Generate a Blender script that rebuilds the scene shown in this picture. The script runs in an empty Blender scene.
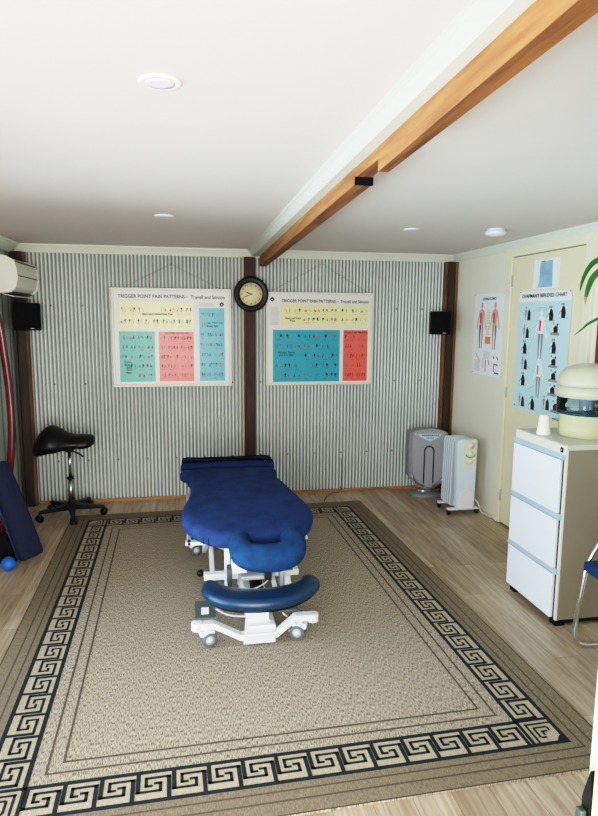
import bpy, math, random
from mathutils import Vector, Matrix
random.seed(7)
COL = bpy.context.scene.collection
W, H = 4.2167, 2.4          # room width and height in metres, back wall at y = 0, viewer towards -y
YF = -5.25                  # inner face of the front wall
pi = math.pi

# ------------------------------------------------------------------ materials
def srgb(c):
    return tuple(((x/255)/12.92 if x/255 <= .04045 else ((x/255+.055)/1.055)**2.4) for x in c) + (1,)

def mat(name, c, rough=.5, metal=0., var=0., vscale=20., bump=0., bscale=80., stretch=(1,1,1), spec=.5, c2=None, coat=0.):
    m = bpy.data.materials.new(name); m.use_nodes = True
    nt = m.node_tree; b = nt.nodes['Principled BSDF']
    b.inputs['Roughness'].default_value = rough; b.inputs['Metallic'].default_value = metal
    b.inputs['Specular IOR Level'].default_value = spec
    b.inputs['Coat Weight'].default_value = coat
    col = srgb(c); b.inputs['Base Color'].default_value = col
    tc = nt.nodes.new('ShaderNodeTexCoord'); mp = nt.nodes.new('ShaderNodeMapping')
    nt.links.new(tc.outputs['Object'], mp.inputs['Vector']); mp.inputs['Scale'].default_value = stretch
    n = nt.nodes.new('ShaderNodeTexNoise'); n.inputs['Scale'].default_value = vscale; n.inputs['Detail'].default_value = 6
    nt.links.new(mp.outputs[0], n.inputs['Vector'])
    r = nt.nodes.new('ShaderNodeValToRGB')
    d = srgb(c2) if c2 else tuple(x*(1-var) for x in col[:3]) + (1,)
    lite = col if c2 else tuple(min(1, x*(1+var*.5)) for x in col[:3]) + (1,)
    r.color_ramp.elements[0].color = d; r.color_ramp.elements[1].color = lite
    r.color_ramp.elements[0].position = .35; r.color_ramp.elements[1].position = .65
    nt.links.new(n.outputs['Fac'], r.inputs['Fac'])
    if var > 0 or c2: nt.links.new(r.outputs['Color'], b.inputs['Base Color'])
    if bump > 0:
        n2 = nt.nodes.new('ShaderNodeTexNoise'); n2.inputs['Scale'].default_value = bscale; n2.inputs['Detail'].default_value = 4
        nt.links.new(mp.outputs[0], n2.inputs['Vector'])
        bp = nt.nodes.new('ShaderNodeBump'); bp.inputs['Strength'].default_value = bump; bp.inputs['Distance'].default_value = .01
        nt.links.new(n2.outputs['Fac'], bp.inputs['Height']); nt.links.new(bp.outputs[0], b.inputs['Normal'])
    return m

def flat(name, c, rough=.6): return mat(name, c, rough)

def floor_mat():
    m = bpy.data.materials.new('floor_planks'); m.use_nodes = True
    nt = m.node_tree; b = nt.nodes['Principled BSDF']; L = nt.links.new
    tc = nt.nodes.new('ShaderNodeTexCoord'); mp = nt.nodes.new('ShaderNodeMapping')
    mp.inputs['Rotation'].default_value = (0, 0, pi/2)
    L(tc.outputs['Object'], mp.inputs['Vector'])
    br = nt.nodes.new('ShaderNodeTexBrick'); br.offset = .37; br.inputs['Scale'].default_value = 1
    br.inputs['Brick Width'].default_value = 1.25; br.inputs['Row Height'].default_value = .155
    br.inputs['Mortar Size'].default_value = .0012; br.inputs['Mortar Smooth'].default_value = .3
    br.inputs['Color1'].default_value = srgb((206, 190, 168)); br.inputs['Color2'].default_value = srgb((176, 157, 134))
    br.inputs['Mortar'].default_value = srgb((118, 100, 82))
    L(mp.outputs[0], br.inputs['Vector'])
    g = nt.nodes.new('ShaderNodeMapping'); g.inputs['Scale'].default_value = (26, 1.6, 1)
    L(tc.outputs['Object'], g.inputs['Vector'])
    n = nt.nodes.new('ShaderNodeTexNoise'); n.inputs['Scale'].default_value = 1.4; n.inputs['Detail'].default_value = 8; n.inputs['Distortion'].default_value = 1.2
    L(g.outputs[0], n.inputs['Vector'])
    r = nt.nodes.new('ShaderNodeValToRGB'); r.color_ramp.elements[0].position = .32; r.color_ramp.elements[1].position = .68
    r.color_ramp.elements[0].color = srgb((200, 184, 168)); r.color_ramp.elements[1].color = (1, 1, 1, 1)
    L(n.outputs['Fac'], r.inputs['Fac'])
    mx = nt.nodes.new('ShaderNodeMix'); mx.data_type = 'RGBA'; mx.blend_type = 'MULTIPLY'; mx.inputs['Factor'].default_value = .9
    L(br.outputs['Color'], mx.inputs['A']); L(r.outputs['Color'], mx.inputs['B'])
    L(mx.outputs['Result'], b.inputs['Base Color'])
    b.inputs['Roughness'].default_value = .38; b.inputs['Specular IOR Level'].default_value = .4
    bp = nt.nodes.new('ShaderNodeBump'); bp.inputs['Strength'].default_value = .12; bp.inputs['Distance'].default_value = .004
    L(n.outputs['Fac'], bp.inputs['Height']); L(bp.outputs[0], b.inputs['Normal'])
    return m

def wood_mat(name, c1, c2, axis='z', rough=.6):
    st = {'z': (9, 9, .7), 'y': (9, .7, 9), 'x': (.7, 9, 9)}[axis]
    return mat(name, c1, rough, var=.0, vscale=3.2, bump=.35, bscale=6, stretch=st, c2=c2)

def glass_mat(name, c, alpha=.25):
    m = bpy.data.materials.new(name); m.use_nodes = True
    nt = m.node_tree; nt.nodes.remove(nt.nodes['Principled BSDF']); L = nt.links.new
    o = nt.nodes['Material Output']; t = nt.nodes.new('ShaderNodeBsdfTransparent'); g = nt.nodes.new('ShaderNodeBsdfGlossy')
    t.inputs['Color'].default_value = srgb(c); g.inputs['Roughness'].default_value = .05
    fr = nt.nodes.new('ShaderNodeFresnel'); fr.inputs['IOR'].default_value = 1.5
    mx = nt.nodes.new('ShaderNodeMixShader'); L(fr.outputs[0], mx.inputs[0]); L(t.outputs[0], mx.inputs[1]); L(g.outputs[0], mx.inputs[2])
    L(mx.outputs[0], o.inputs['Surface'])
    return m

def groove_mat():
    # pale boards with soft vertical grooves
    m = mat('left_wall_boards', (176, 184, 176), .5)
    nt = m.node_tree; b = nt.nodes['Principled BSDF']; L = nt.links.new
    tc = nt.nodes['Texture Coordinate']
    w = nt.nodes.new('ShaderNodeTexWave'); w.bands_direction = 'Y'; w.inputs['Scale'].default_value = 1.7; w.inputs['Distortion'].default_value = 0
    L(tc.outputs['Object'], w.inputs['Vector'])
    r = nt.nodes.new('ShaderNodeValToRGB'); r.color_ramp.elements[0].position = 0; r.color_ramp.elements[1].position = .25
    r.color_ramp.elements[0].color = srgb((96, 110, 106)); r.color_ramp.elements[1].color = srgb((176, 184, 176))
    L(w.outputs['Fac'], r.inputs['Fac']); L(r.outputs['Color'], b.inputs['Base Color'])
    return m

def rug_mat():
    m = mat('rug_weave', (160, 146, 124), .95, vscale=1, spec=.1)
    nt = m.node_tree; b = nt.nodes['Principled BSDF']; L = nt.links.new
    tc = nt.nodes['Texture Coordinate']
    mp = nt.nodes.new('ShaderNodeMapping'); mp.inputs['Scale'].default_value = (300, 48, 1)
    L(tc.outputs['Object'], mp.inputs['Vector'])
    n = nt.nodes.new('ShaderNodeTexNoise'); n.inputs['Scale'].default_value = 1; n.inputs['Detail'].default_value = 3
    L(mp.outputs[0], n.inputs['Vector'])
    r = nt.nodes.new('ShaderNodeValToRGB'); r.color_ramp.elements[0].position = .36; r.color_ramp.elements[1].position = .60
    r.color_ramp.elements[0].color = srgb((96, 86, 74)); r.color_ramp.elements[1].color = srgb((192, 178, 158))
    L(n.outputs['Fac'], r.inputs['Fac']); L(r.outputs['Color'], b.inputs['Base Color'])
    bp = nt.nodes.new('ShaderNodeBump'); bp.inputs['Strength'].default_value = .06; bp.inputs['Distance'].default_value = .001
    L(n.outputs['Fac'], bp.inputs['Height']); L(bp.outputs[0], b.inputs['Normal'])
    return m

M_ = dict(
 ceil=mat('ceiling_paint', (219, 209, 202), .85, var=.02, vscale=1.5), cornice=mat('cornice_paint', (226, 228, 212), .5),
 cream=mat('cream_wall_paint', (236, 230, 210), .6, var=.03, vscale=2), door=mat('door_cream_gloss', (234, 224, 188), .4, var=.02, vscale=3),
 doorframe=mat('door_frame_cream', (236, 228, 198), .4),
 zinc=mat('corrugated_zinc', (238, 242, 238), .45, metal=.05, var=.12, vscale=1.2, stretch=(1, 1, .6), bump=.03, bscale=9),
 zincshade=mat('corrugated_zinc_groove_shade', (138, 141, 138), .6, metal=.1, var=.15, vscale=2),  # same sheet, with the shade of the troughs put into its colour
 boxing=mat('boxing_paint', (206, 206, 192), .7),
 floor=floor_mat(), left=groove_mat(), rug=rug_mat(),
 rugedge=mat('rug_binding', (78, 66, 50), .95, var=.2, vscale=120), rugkey=mat('rug_key_black', (26, 34, 38), .95, var=.3, vscale=200, bump=.3, bscale=300),
 rugline=mat('rug_thin_stripe', (92, 82, 72), .95, var=.3, vscale=200), rugband=mat('rug_band_light', (182, 168, 144), .95, var=.25, vscale=160, stretch=(2, .5, 1), bump=.4, bscale=250),
 rugouter=mat('rug_outer_brown', (134, 119, 97), .95, var=.35, vscale=90, stretch=(2.5, .6, 1), bump=.4, bscale=250),
 post_dark=wood_mat('dark_timber', (72, 38, 24), (34, 17, 11)), post_red=wood_mat('orange_timber', (142, 92, 54), (86, 56, 34)),
 post_brown=wood_mat('brown_timber', (66, 50, 36), (38, 28, 21)),
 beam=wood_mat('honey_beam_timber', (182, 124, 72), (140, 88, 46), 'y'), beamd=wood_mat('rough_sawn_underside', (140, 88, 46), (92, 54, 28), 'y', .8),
 skirt=wood_mat('pine_skirting', (180, 134, 90), (146, 102, 66), 'x'), strip=mat('pale_batten', (214, 186, 142), .6),
 black=mat('black_plastic', (8, 8, 9), .42, spec=.35), blackm=mat('black_matte', (5, 5, 6), .8, spec=.2), rubber=mat('grey_rubber', (92, 96, 98), .6),
 clockface=mat('clock_dial', (232, 218, 172), .5, var=.05, vscale=5), gold=mat('numeral_gold', (120, 84, 40), .5),
 whiteframe=mat('frame_cream_white', (224, 222, 208), .35), sheet=mat('poster_paper', (232, 230, 222), .35),
 yellow=flat('panel_yellow', (238, 234, 172), .3), green=flat('panel_green', (66, 176, 160), .3), red=flat('panel_coral', (238, 104, 92), .3),
 blue=flat('panel_blue', (74, 178, 196), .3), blue2=flat('panel_turquoise', (50, 164, 186), .3), ink=flat('print_ink', (34, 34, 40)), inkred=flat('print_red', (196, 46, 56)),
 inkgrey=flat('print_grey', (140, 142, 146)), paper=mat('chart_paper', (240, 242, 242), .45), paleblue=mat('chart_pale_blue', (196, 226, 230), .4),
 skin=flat('print_skin', (222, 168, 138)), pink=flat('print_pink', (214, 64, 116)), teal=flat('print_teal', (40, 150, 168)), pblue=flat('print_blue', (62, 78, 160)), pyel=flat('print_yellow', (222, 206, 96)),
 porange=flat('print_orange', (226, 142, 104)), watery=mat('print_water_blue', (150, 192, 214), .4, var=.2, vscale=12), leafgreen=mat('leaf_green', (52, 104, 44), .4, var=.3, vscale=20), leaftip=mat('leaf_tip_brown', (190, 132, 66), .6),
 ac=mat('air_conditioner_plastic', (226, 224, 208), .4), gap=mat('dark_gap', (40, 40, 38), .6),
 navy=mat('navy_terry_cover', (40, 62, 108), .92, var=.25, vscale=9, bump=.35, bscale=60, spec=.2), navyd=mat('dark_navy_cover', (26, 44, 84), .9, var=.2, vscale=12, bump=.3, bscale=80, spec=.2),
 facecov=mat('blue_fleece', (28, 62, 102), .95, var=.25, vscale=16, bump=.4, bscale=110, spec=.2), vinyl=mat('teal_blue_vinyl', (15, 50, 78), .34, bump=.05, bscale=200),
 white=mat('white_powdercoat', (230, 232, 234), .35), lgrey=mat('light_grey_metal', (176, 180, 184), .4), dgrey=mat('dark_green_grey', (70, 78, 78), .5),
 chrome=mat('chrome', (222, 222, 222), .12, metal=1.), steel=mat('brushed_steel', (180, 182, 182), .28, metal=1.),
 purif=mat('silver_grey_plastic', (146, 146, 150), .42, metal=.25), purif2=mat('silver_panel', (170, 170, 174), .4, metal=.25), purifpanel=mat('control_panel_blue', (196, 212, 222), .3),
 heatw=mat('heater_enamel', (214, 228, 238), .35), heatc=mat('heater_cream_panel', (226, 224, 200), .4),
 cab=mat('cabinet_drawer_white', (236, 240, 246), .35), cabs=mat('cabinet_side_beige', (136, 124, 106), .5), cabtop=mat('cabinet_top_grey', (196, 194, 182), .3), cabh=mat('handle_rail_bluegrey', (176, 196, 210), .4, metal=.1), cabf=mat('cabinet_front_cream', (222, 218, 202), .4),
 cup=mat('paper_cup', (238, 234, 218), .7), filt=mat('filter_cream', (204, 200, 174), .28), filt2=mat('filter_base_olive_cream', (206, 200, 160), .3), clear=glass_mat('clear_plastic', (214, 230, 240)), water=mat('water_teal', (52, 110, 118), .1),
 bolster=mat('bolster_navy', (16, 24, 54), .85, bump=.2, bscale=70), maroon=mat('maroon_gloss', (92, 26, 30), .25, var=.3, vscale=8), ballb=mat('blue_ball', (24, 98, 186), .5), ballt=mat('teal_ball', (28, 132, 150), .5),
 light=mat('lamp_diffuser', (226, 218, 232), .5), lamptrim=mat('lamp_trim', (240, 238, 230), .5), jamb=mat('jamb_pale_green', (214, 220, 206), .5), jamby=mat('jamb_yellow_cream', (240, 228, 164), .5),
 lockg=mat('lock_grey', (66, 76, 70), .45, metal=.3), patio=mat('patio_concrete', (160, 156, 148), .8, var=.15, vscale=6), pot=mat('pot_white', (210, 206, 198), .5), soil=mat('soil', (60, 44, 32), .95), cane=mat('cane_stem', (96, 128, 62), .5),
 cushion=mat('chair_seat_navy', (16, 44, 84), .8, bump=.3, bscale=120), wire=mat('white_cable', (220, 220, 216), .5), cord=mat('hanging_cord', (120, 120, 112), .6), blackcable=mat('dark_cable', (70, 60, 54), .6))

# ------------------------------------------------------------------ mesh builder
def frame(o, n):
    """columns for a tube section: two vectors perpendicular to n"""
    n = n.normalized(); a = Vector((0, 0, 1)) if abs(n.z) < .9 else Vector((1, 0, 0))
    u = n.cross(a).normalized(); return u, n.cross(u).normalized()

class MB:
    def __init__(s): s.v = []; s.f = []; s.m = []; s.mats = []; s.sm = []
    def mi(s, m):
        m = M_[m]
        if m not in s.mats: s.mats.append(m)
        return s.mats.index(m)
    def add(s, vs, fs, m, smooth=False):
        b = len(s.v); s.v += [Vector(v) for v in vs]; k = s.mi(m)
        for f in fs: s.f.append(tuple(i+b for i in f)); s.m.append(k); s.sm.append(smooth)
    def hexa(s, p, m):
        """8 corners: bottom ring then top ring"""
        s.add(p, [(3, 2, 1, 0), (4, 5, 6, 7), (0, 1, 5, 4), (1, 2, 6, 5), (2, 3, 7, 6), (3, 0, 4, 7)], m)
    def box(s, x0, x1, y0, y1, z0, z1, m):
        x0, x1 = sorted((x0, x1)); y0, y1 = sorted((y0, y1)); z0, z1 = sorted((z0, z1))
        s.hexa([(x0, y0, z0), (x1, y0, z0), (x1, y1, z0), (x0, y1, z0), (x0, y0, z1), (x1, y0, z1), (x1, y1, z1), (x0, y1, z1)], m)
    def obox(s, c, size, rot, m):
        R = rot; h = Vector(size)/2; c = Vector(c)
        p = [c + R @ Vector((sx*h.x, sy*h.y, sz*h.z)) for sz in (-1, 1) for sx, sy in ((-1, -1), (1, -1), (1, 1), (-1, 1))]
        s.hexa(p, m)
    def bar(s, a, b, w, t, m, up=(0, 0, 1)):
        """rectangular bar from a to b, w sideways, t along up"""
        a, b = Vector(a), Vector(b); d = (b-a).normalized(); x = d.cross(Vector(up)).normalized(); z = x.cross(d).normalized()
        p = [q + x*sx*w/2 + z*sz*t/2 for sz in (-1, 1) for q, sx in ((a, -1), (a, 1), (b, 1), (b, -1))]
        s.hexa(p, m)
    def tube(s, pts, r, m, seg=10, closed=False, flat_=None, caps=True):
        pts = [Vector(p) for p in pts]; n = len(pts); rr = r if isinstance(r, (list, tuple)) else [r]*n
        vs = []; prev = None
        for i, p in enumerate(pts):
            if closed: d = pts[(i+1) % n]-pts[i-1]
            else: d = pts[min(i+1, n-1)]-pts[max(i-1, 0)]
            d.normalize()
            if prev is None: u, w = frame(p, d)
            else:
                u = (prev - d*prev.dot(d)).normalized(); w = d.cross(u)
            prev = u
            for k in range(seg):
                a = 2*pi*k/seg; off = u*math.cos(a)*rr[i] + w*math.sin(a)*rr[i]
                if flat_: off = Vector((off.x*flat_[0], off.y*flat_[1], off.z*flat_[2]))
                vs.append(p+off)
        fs = []
        for i in range(n if closed else n-1):
            j = (i+1) % n
            for k in range(seg): fs.append((i*seg+k, i*seg+(k+1) % seg, j*seg+(k+1) % seg, j*seg+k))
        if not closed and caps: fs += [tuple(range(seg))[::-1], tuple((n-1)*seg+k for k in range(seg))]
        s.add(vs, fs, m, True)
    def lathe(s, prof, c, m, axis='z', seg=28, sx=1., sy=1., smooth=True):
        """prof: list of (radius, height along the axis)"""
        c = Vector(c); vs = []; n = len(prof)
        for r, h in prof:
            for k in range(seg):
                a = 2*pi*k/seg; x, y = r*math.cos(a)*sx, r*math.sin(a)*sy
                v = {'z': (x, y, h), 'y': (x, h, y), 'x': (h, x, y)}[axis]; vs.append(c+Vector(v))
        fs = [(i*seg+k, i*seg+(k+1) % seg, (i+1)*seg+(k+1) % seg, (i+1)*seg+k) for i in range(n-1) for k in range(seg)]
        fs += [tuple(range(seg))[::-1], tuple((n-1)*seg+k for k in range(seg))]
        s.add(vs, fs, m, smooth)
    def prism(s, poly, fn, d0, d1, m, smooth=False):
        """poly of 2-D points, fn(a, b, d) gives the 3-D point"""
        n = len(poly); vs = [fn(a, b, d0) for a, b in poly]+[fn(a, b, d1) for a, b in poly]
        s.add(vs, [(i, (i+1) % n, n+(i+1) % n, n+i) for i in range(n)], m, smooth)
        s.add(vs, [tuple(range(n))[::-1], tuple(range(n, 2*n))], m, False)
    def pillow(s, outline, prof, m):
        """outline closed 2-D, prof: list of (inset, z) from bottom to top"""
        n = len(outline); P = [Vector(p) for p in outline]
        ar = sum(P[i].x*P[(i+1) % n].y-P[(i+1) % n].x*P[i].y for i in range(n)); sg = 1 if ar > 0 else -1
        N = []
        for i in range(n):
            t = (P[(i+1) % n]-P[i-1]).normalized(); N.append(Vector((-t.y, t.x))*sg)
        vs = []
        for ins, z in prof:
            for i in range(n):
                q = P[i]+N[i]*ins; vs.append((q.x, q.y, z))
        k = len(prof)
        fs = [(j*n+i, j*n+(i+1) % n, (j+1)*n+(i+1) % n, (j+1)*n+i) for j in range(k-1) for i in range(n)]
        if sg < 0: fs = [f[::-1] for f in fs]
        s.add(vs, fs, m, True)
        cap = [tuple(range(n))[::-1], tuple((k-1)*n+i for i in range(n))]
        if sg < 0: cap = [c[::-1] for c in cap]
        b = len(s.v)-len(vs); kk = s.mi(m)
        for f in cap: s.f.append(tuple(i+b for i in f)); s.m.append(kk); s.sm.append(True)
    def sphere(s, c, r, m, seg=16, ring=10, sc=(1, 1, 1)):
        c = Vector(c); vs = [c+Vector((0, 0, r*sc[2]))]
        for i in range(1, ring):
            t = pi*i/ring
            for k in range(seg):
                a = 2*pi*k/seg; vs.append(c+Vector((r*sc[0]*math.sin(t)*math.cos(a), r*sc[1]*math.sin(t)*math.sin(a), r*sc[2]*math.cos(t))))
        vs.append(c-Vector((0, 0, r*sc[2])))
        fs = [(0, 1+k, 1+(k+1) % seg) for k in range(seg)]
        for i in range(ring-2):
            for k in range(seg):
                a, b2 = 1+i*seg, 1+(i+1)*seg
                fs.append((a+k, b2+k, b2+(k+1) % seg, a+(k+1) % seg))
        L = len(vs)-1; a = 1+(ring-2)*seg
        fs += [(a+k, L, a+(k+1) % seg) for k in range(seg)]
        s.add(vs, fs, m, True)
    def quadf(s, F, u0, v0, u1, v1, n, m):
        s.add([F(u0, v0, n), F(u1, v0, n), F(u1, v1, n), F(u0, v1, n)], [(0, 1, 2, 3)], m)
    def polyf(s, F, pts, n, m): s.add([F(a, b, n) for a, b in pts], [tuple(range(len(pts)))], m)
    def linef(s, F, a, b, w, n, m):
        a, b = Vector(a), Vector(b); d = (b-a).normalized(); o = Vector((-d.y, d.x))*w/2
        s.polyf(F, [a-o, b-o, b+o, a+o], n, m)
    def discf(s, F, c, r, n, m, seg=12, sy=1.):
        s.polyf(F, [(c[0]+r*math.cos(2*pi*k/seg), c[1]+r*sy*math.sin(2*pi*k/seg)) for k in range(seg)], n, m)
    def build(s, name, parent=None, loc=None, bevel=0., bseg=2, smooth=None):
        me = bpy.data.meshes.new(name)
        base = WL[parent] if parent is not None else Vector(loc or (0, 0, 0))
        me.from_pydata([v-base for v in s.v], [], s.f); me.update()
        for m in s.mats: me.materials.append(m)
        for p, k, q in zip(me.polygons, s.m, s.sm): p.material_index = k; p.use_smooth = q if smooth is None else smooth
        o = bpy.data.objects.new(name, me); COL.objects.link(o)
        if parent is not None: o.parent = parent
        else: o.location = base
        WL[o] = base
        if bevel > 0:
            b = o.modifiers.new('edge', 'BEVEL'); b.width = bevel; b.segments = bseg; b.limit_method = 'ANGLE'; b.angle_limit = math.radians(40)
        return o
WL = {}

def thing(name, label, cat, loc, group=None):
    o = bpy.data.objects.new(name, None); COL.objects.link(o); o.location = loc; o.empty_display_size = .1
    WL[o] = Vector(loc); return tag(o, label, cat, group)
def tag(o, label=None, cat=None, group=None, kind=None):
    if label: o['label'] = label
    if cat: o['category'] = cat
    if group: o['group'] = group
    if kind: o['kind'] = kind
    return o
def struct(mb, name, parent=None, **k):
    o = mb.build(name, parent, **k)
    if parent is None: o['kind'] = 'structure'
    return o
def spline(pts, k=6, closed=False):
    P = [Vector(p) for p in pts]; n = len(P); out = []
    for i in range(n if closed else n-1):
        a = P[(i-1) % n] if closed or i > 0 else P[0]*2-P[1]; b = P[i]; c = P[(i+1) % n]
        d = P[(i+2) % n] if closed or i+2 < n else P[-1]*2-P[-2]
        for j in range(k):
            t = j/k
            out.append(.5*((2*b)+(c-a)*t+(2*a-5*b+4*c-d)*t*t+(-a+3*b-3*c+d)*t**3))
    if not closed: out.append(P[-1])
    return out
def rotz(a): return Matrix.Rotation(a, 3, 'Z')
def lettering(name, txt, F, u, v, w, h, n, m, parent, align='l'):
    """flat letters fitted to width w and height h, lower left at (u, v) in the frame F"""
    cu = bpy.data.curves.new(name, 'FONT'); cu.body = txt; cu.resolution_u = 3; cu.offset = .018
    t = bpy.data.objects.new(name, cu); COL.objects.link(t); bpy.context.view_layer.update()
    me = bpy.data.meshes.new_from_object(t); COL.objects.unlink(t); bpy.data.objects.remove(t)
    xs = [p.co.x for p in me.vertices]; ys = [p.co.y for p in me.vertices]
    x0, x1, y0, y1 = min(xs), max(xs), min(ys), max(ys)
    for p in me.vertices:
        a = u+(p.co.x-x0)/(x1-x0)*w; b = v+(p.co.y-y0)/(y1-y0)*h
        p.co = Vector(F(a, b, n))-WL[parent]
    me.materials.clear(); me.materials.append(M_[m])
    o = bpy.data.objects.new(name, me); COL.objects.link(o); o.parent = parent; WL[o] = WL[parent]
    return o

# ------------------------------------------------------------------ room shell
b = MB(); b.box(-.02, W+.02, YF-.12, .06, -.06, 0, 'floor'); struct(b, 'floor')
b = MB(); b.box(-.1, W+.1, YF-.12, .1, H, H+.06, 'ceil'); struct(b, 'ceiling')
# corrugated back wall
b = MB(); PITCH = .0342; A = .021; nw = int(W/PITCH)+1
prof = [(-.5, 0), (-.24, 0), (-.235, .35), (-.20, .68), (-.13, .92), (0, 1), (.13, .92), (.20, .68), (.235, .35), (.24, 0)]
rv = []; 
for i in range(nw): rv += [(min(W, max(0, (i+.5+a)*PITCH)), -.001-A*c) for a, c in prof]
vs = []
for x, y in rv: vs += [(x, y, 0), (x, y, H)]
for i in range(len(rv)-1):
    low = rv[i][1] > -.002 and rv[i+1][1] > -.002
    b.add([vs[2*i], vs[2*i+2], vs[2*i+3], vs[2*i+1]], [(0, 1, 2, 3)], 'zincshade' if low else 'zinc')
b.box(-.02, W+.02, .0, .08, 0, H, 'cornice')
wb = struct(b, 'wall_back')
sc = MB(); sc.lathe([(.0065, 0), (.0065, -.004), (.003, -.006)], (.32, -.02, 1.86), 'gap', 'y', 8)
first = sc.build('screw', wb)
for zi, z in enumerate((1.86, 1.14, .41)):
    for k in range(14):
        if zi == 0 and k == 0: continue
        x = .32+.2736*k
        o = first.copy(); COL.objects.link(o); o.parent = wb; o.location = (x-.32, 0, z-1.86)
b = MB()
WY0, WY1, WZ0, WZ1 = -4.95, -2.45, .1, 2.15
b.box(-.1, 0, WY1, .08, 0, H, 'left'); b.box(-.1, 0, YF-.12, WY0, 0, H, 'left')
b.box(-.1, 0, WY0, WY1, 0, WZ0, 'left'); b.box(-.1, 0, WY0, WY1, WZ1, H, 'left'); struct(b, 'wall_left')
b = MB(); b.box(W, W+.1, YF-.12, .08, 0, H, 'cream'); struct(b, 'wall_right')
DX0, DX1, DZ = .3, 2.147, 2.3
b = MB(); b.box(-.1, DX0, YF-.12, YF, 0, H, 'cream'); b.box(DX1+.06, 2.7, YF-.12, YF, 0, H, 'cream'); b.box(4.0, W+.1, YF-.12, YF, 0, H, 'cream'); b.box(2.7, 4.0, YF-.12, YF, 0, .9, 'cream'); b.box(2.7, 4.0, YF-.12, YF, 2.1, H, 'cream'); b.box(DX0, DX1+.06, YF-.12, YF, DZ, H, 'cream'); struct(b, 'wall_front')
b = MB(); b.box(-3, W+3, -9, YF-.12, -.1, -.02, 'patio'); tag(b.build('patio_ground'), kind='structure')
# window in the left wall
b = MB()
for z0, z1 in ((WZ0, WZ0+.05), (WZ1-.05, WZ1)): b.box(-.07, -.02, WY0, WY1, z0, z1, 'white')
for y in (WY0, (WY0+WY1)/2-.025, WY1-.05): b.box(-.07, -.02, y, y+.05, WZ0+.05, WZ1-.05, 'white')
wf = struct(b, 'window_1')
b = MB(); b.box(-.048, -.044, WY0+.05, WY1-.05, WZ0+.05, WZ1-.05, 'clear'); b.build('pane', wf)
b = MB()
for z0, z1 in ((.9, .95), (2.05, 2.1)): b.box(2.7, 4.0, YF-.09, YF-.04, z0, z1, 'white')
for x in (2.7, 3.325, 3.95): b.box(x, x+.05, YF-.09, YF-.04, .95, 2.05, 'white')
w2 = struct(b, 'added_window')  # unseen window, added to let fill light into the right side
b = MB(); b.box(2.75, 3.95, YF-.067, YF-.063, .95, 2.05, 'clear'); b.build('pane', w2)
# front doorway jamb with lock
b = MB(); b.box(DX1, DX1+.06, YF-.12, YF, 0, DZ, 'jamb'); d2 = struct(b, 'door_2')
b = MB(); b.box(DX1-.012, DX1, YF-.1, YF-.028, 0, DZ, 'jamby'); b.build('door_stop', d2)
b = MB(); b.prism([(YF-.003, .93), (YF-.026, .93), (YF-.026, 1.03), (YF-.018, 1.075), (YF-.008, 1.04), (YF-.003, 1.02)], lambda a, c, d: (d, a, c), DX1, DX1-.012, 'black')
lk = b.build('lock_plate', d2, bevel=.001)
b = MB(); b.box(DX1-.024, DX1-.012, YF-.018, YF-.004, .9, 1.005, 'lockg'); b.build('lock_latch', lk, bevel=.003)
# cornices
def cornice(name, F, L):
    b = MB(); prof = [(0, 0), (.055, 0), (.055, -.012), (.045, -.02), (.02, -.055), (.012, -.072), (0, -.072)]
    b.prism(prof, F, 0, L, 'cornice'); return struct(b, name)
cornice('trim_1', lambda a, c, d: (d, -a-.018, H+c), W)
cornice('trim_2', lambda a, c, d: (a*1.6, -d, H+c*1.15), -YF)
cornice('trim_3', lambda a, c, d: (W-a, -d, H+c), -YF)
b = MB(); b.box(.14, W-.15, -.034, -.018, 0, .028, 'skirt'); struct(b, 'baseboard_back')
b = MB(); b.box(W-.012, W, -1.09, -.12, 0, .02, 'cream'); struct(b, 'baseboard_right')

# timber posts of the back wall
def post(name, label, x0, x1, y0, m, edges):
    t = thing(name, label, 'post', ((x0+x1)/2, y0/2, 0), 'timber posts of the back wall'); t['kind'] = 'structure'
    b = MB(); b.box(x0, x1, y0, -.016, 0, H-.072, m); b.build('post_core', t, bevel=.004)
    for e0, e1, em, ey in edges:
        b = MB(); b.box(e0, e1, ey, -.016, 0, H-.073, em); b.build('edge_batten', t, bevel=.002)
    return t
post('timber_post', 'dark timber corner post with orange edges behind the saddle stool', .035, .11, -.10, 'post_brown', [(.105, .126, 'post_red', -.085), (.012, .035, 'post_brown', -.12)])
post('timber_post', 'dark brown timber post in the middle of the corrugated wall, under the clock', 2.075, 2.178, -.08, 'post_dark', [(2.058, 2.074, 'strip', -.04)])
post('timber_post', 'brown timber corner post with orange edges behind the silver air purifier', W-.105, W-.035, -.10, 'post_brown', [(W-.128, W-.105, 'post_red', -.085), (W-.03, W-.004, 'post_red', -.105)])
b = MB(); b.box(W-.03, W, -2.52, -2.345, 0, H-.072, 'post_red'); o = b.build('timber_post', loc=(W, -2.43, 0), bevel=.003); tag(o, 'orange timber post on the cream wall beside the door frame', 'post', 'timber posts of the right wall', 'structure')

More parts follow.
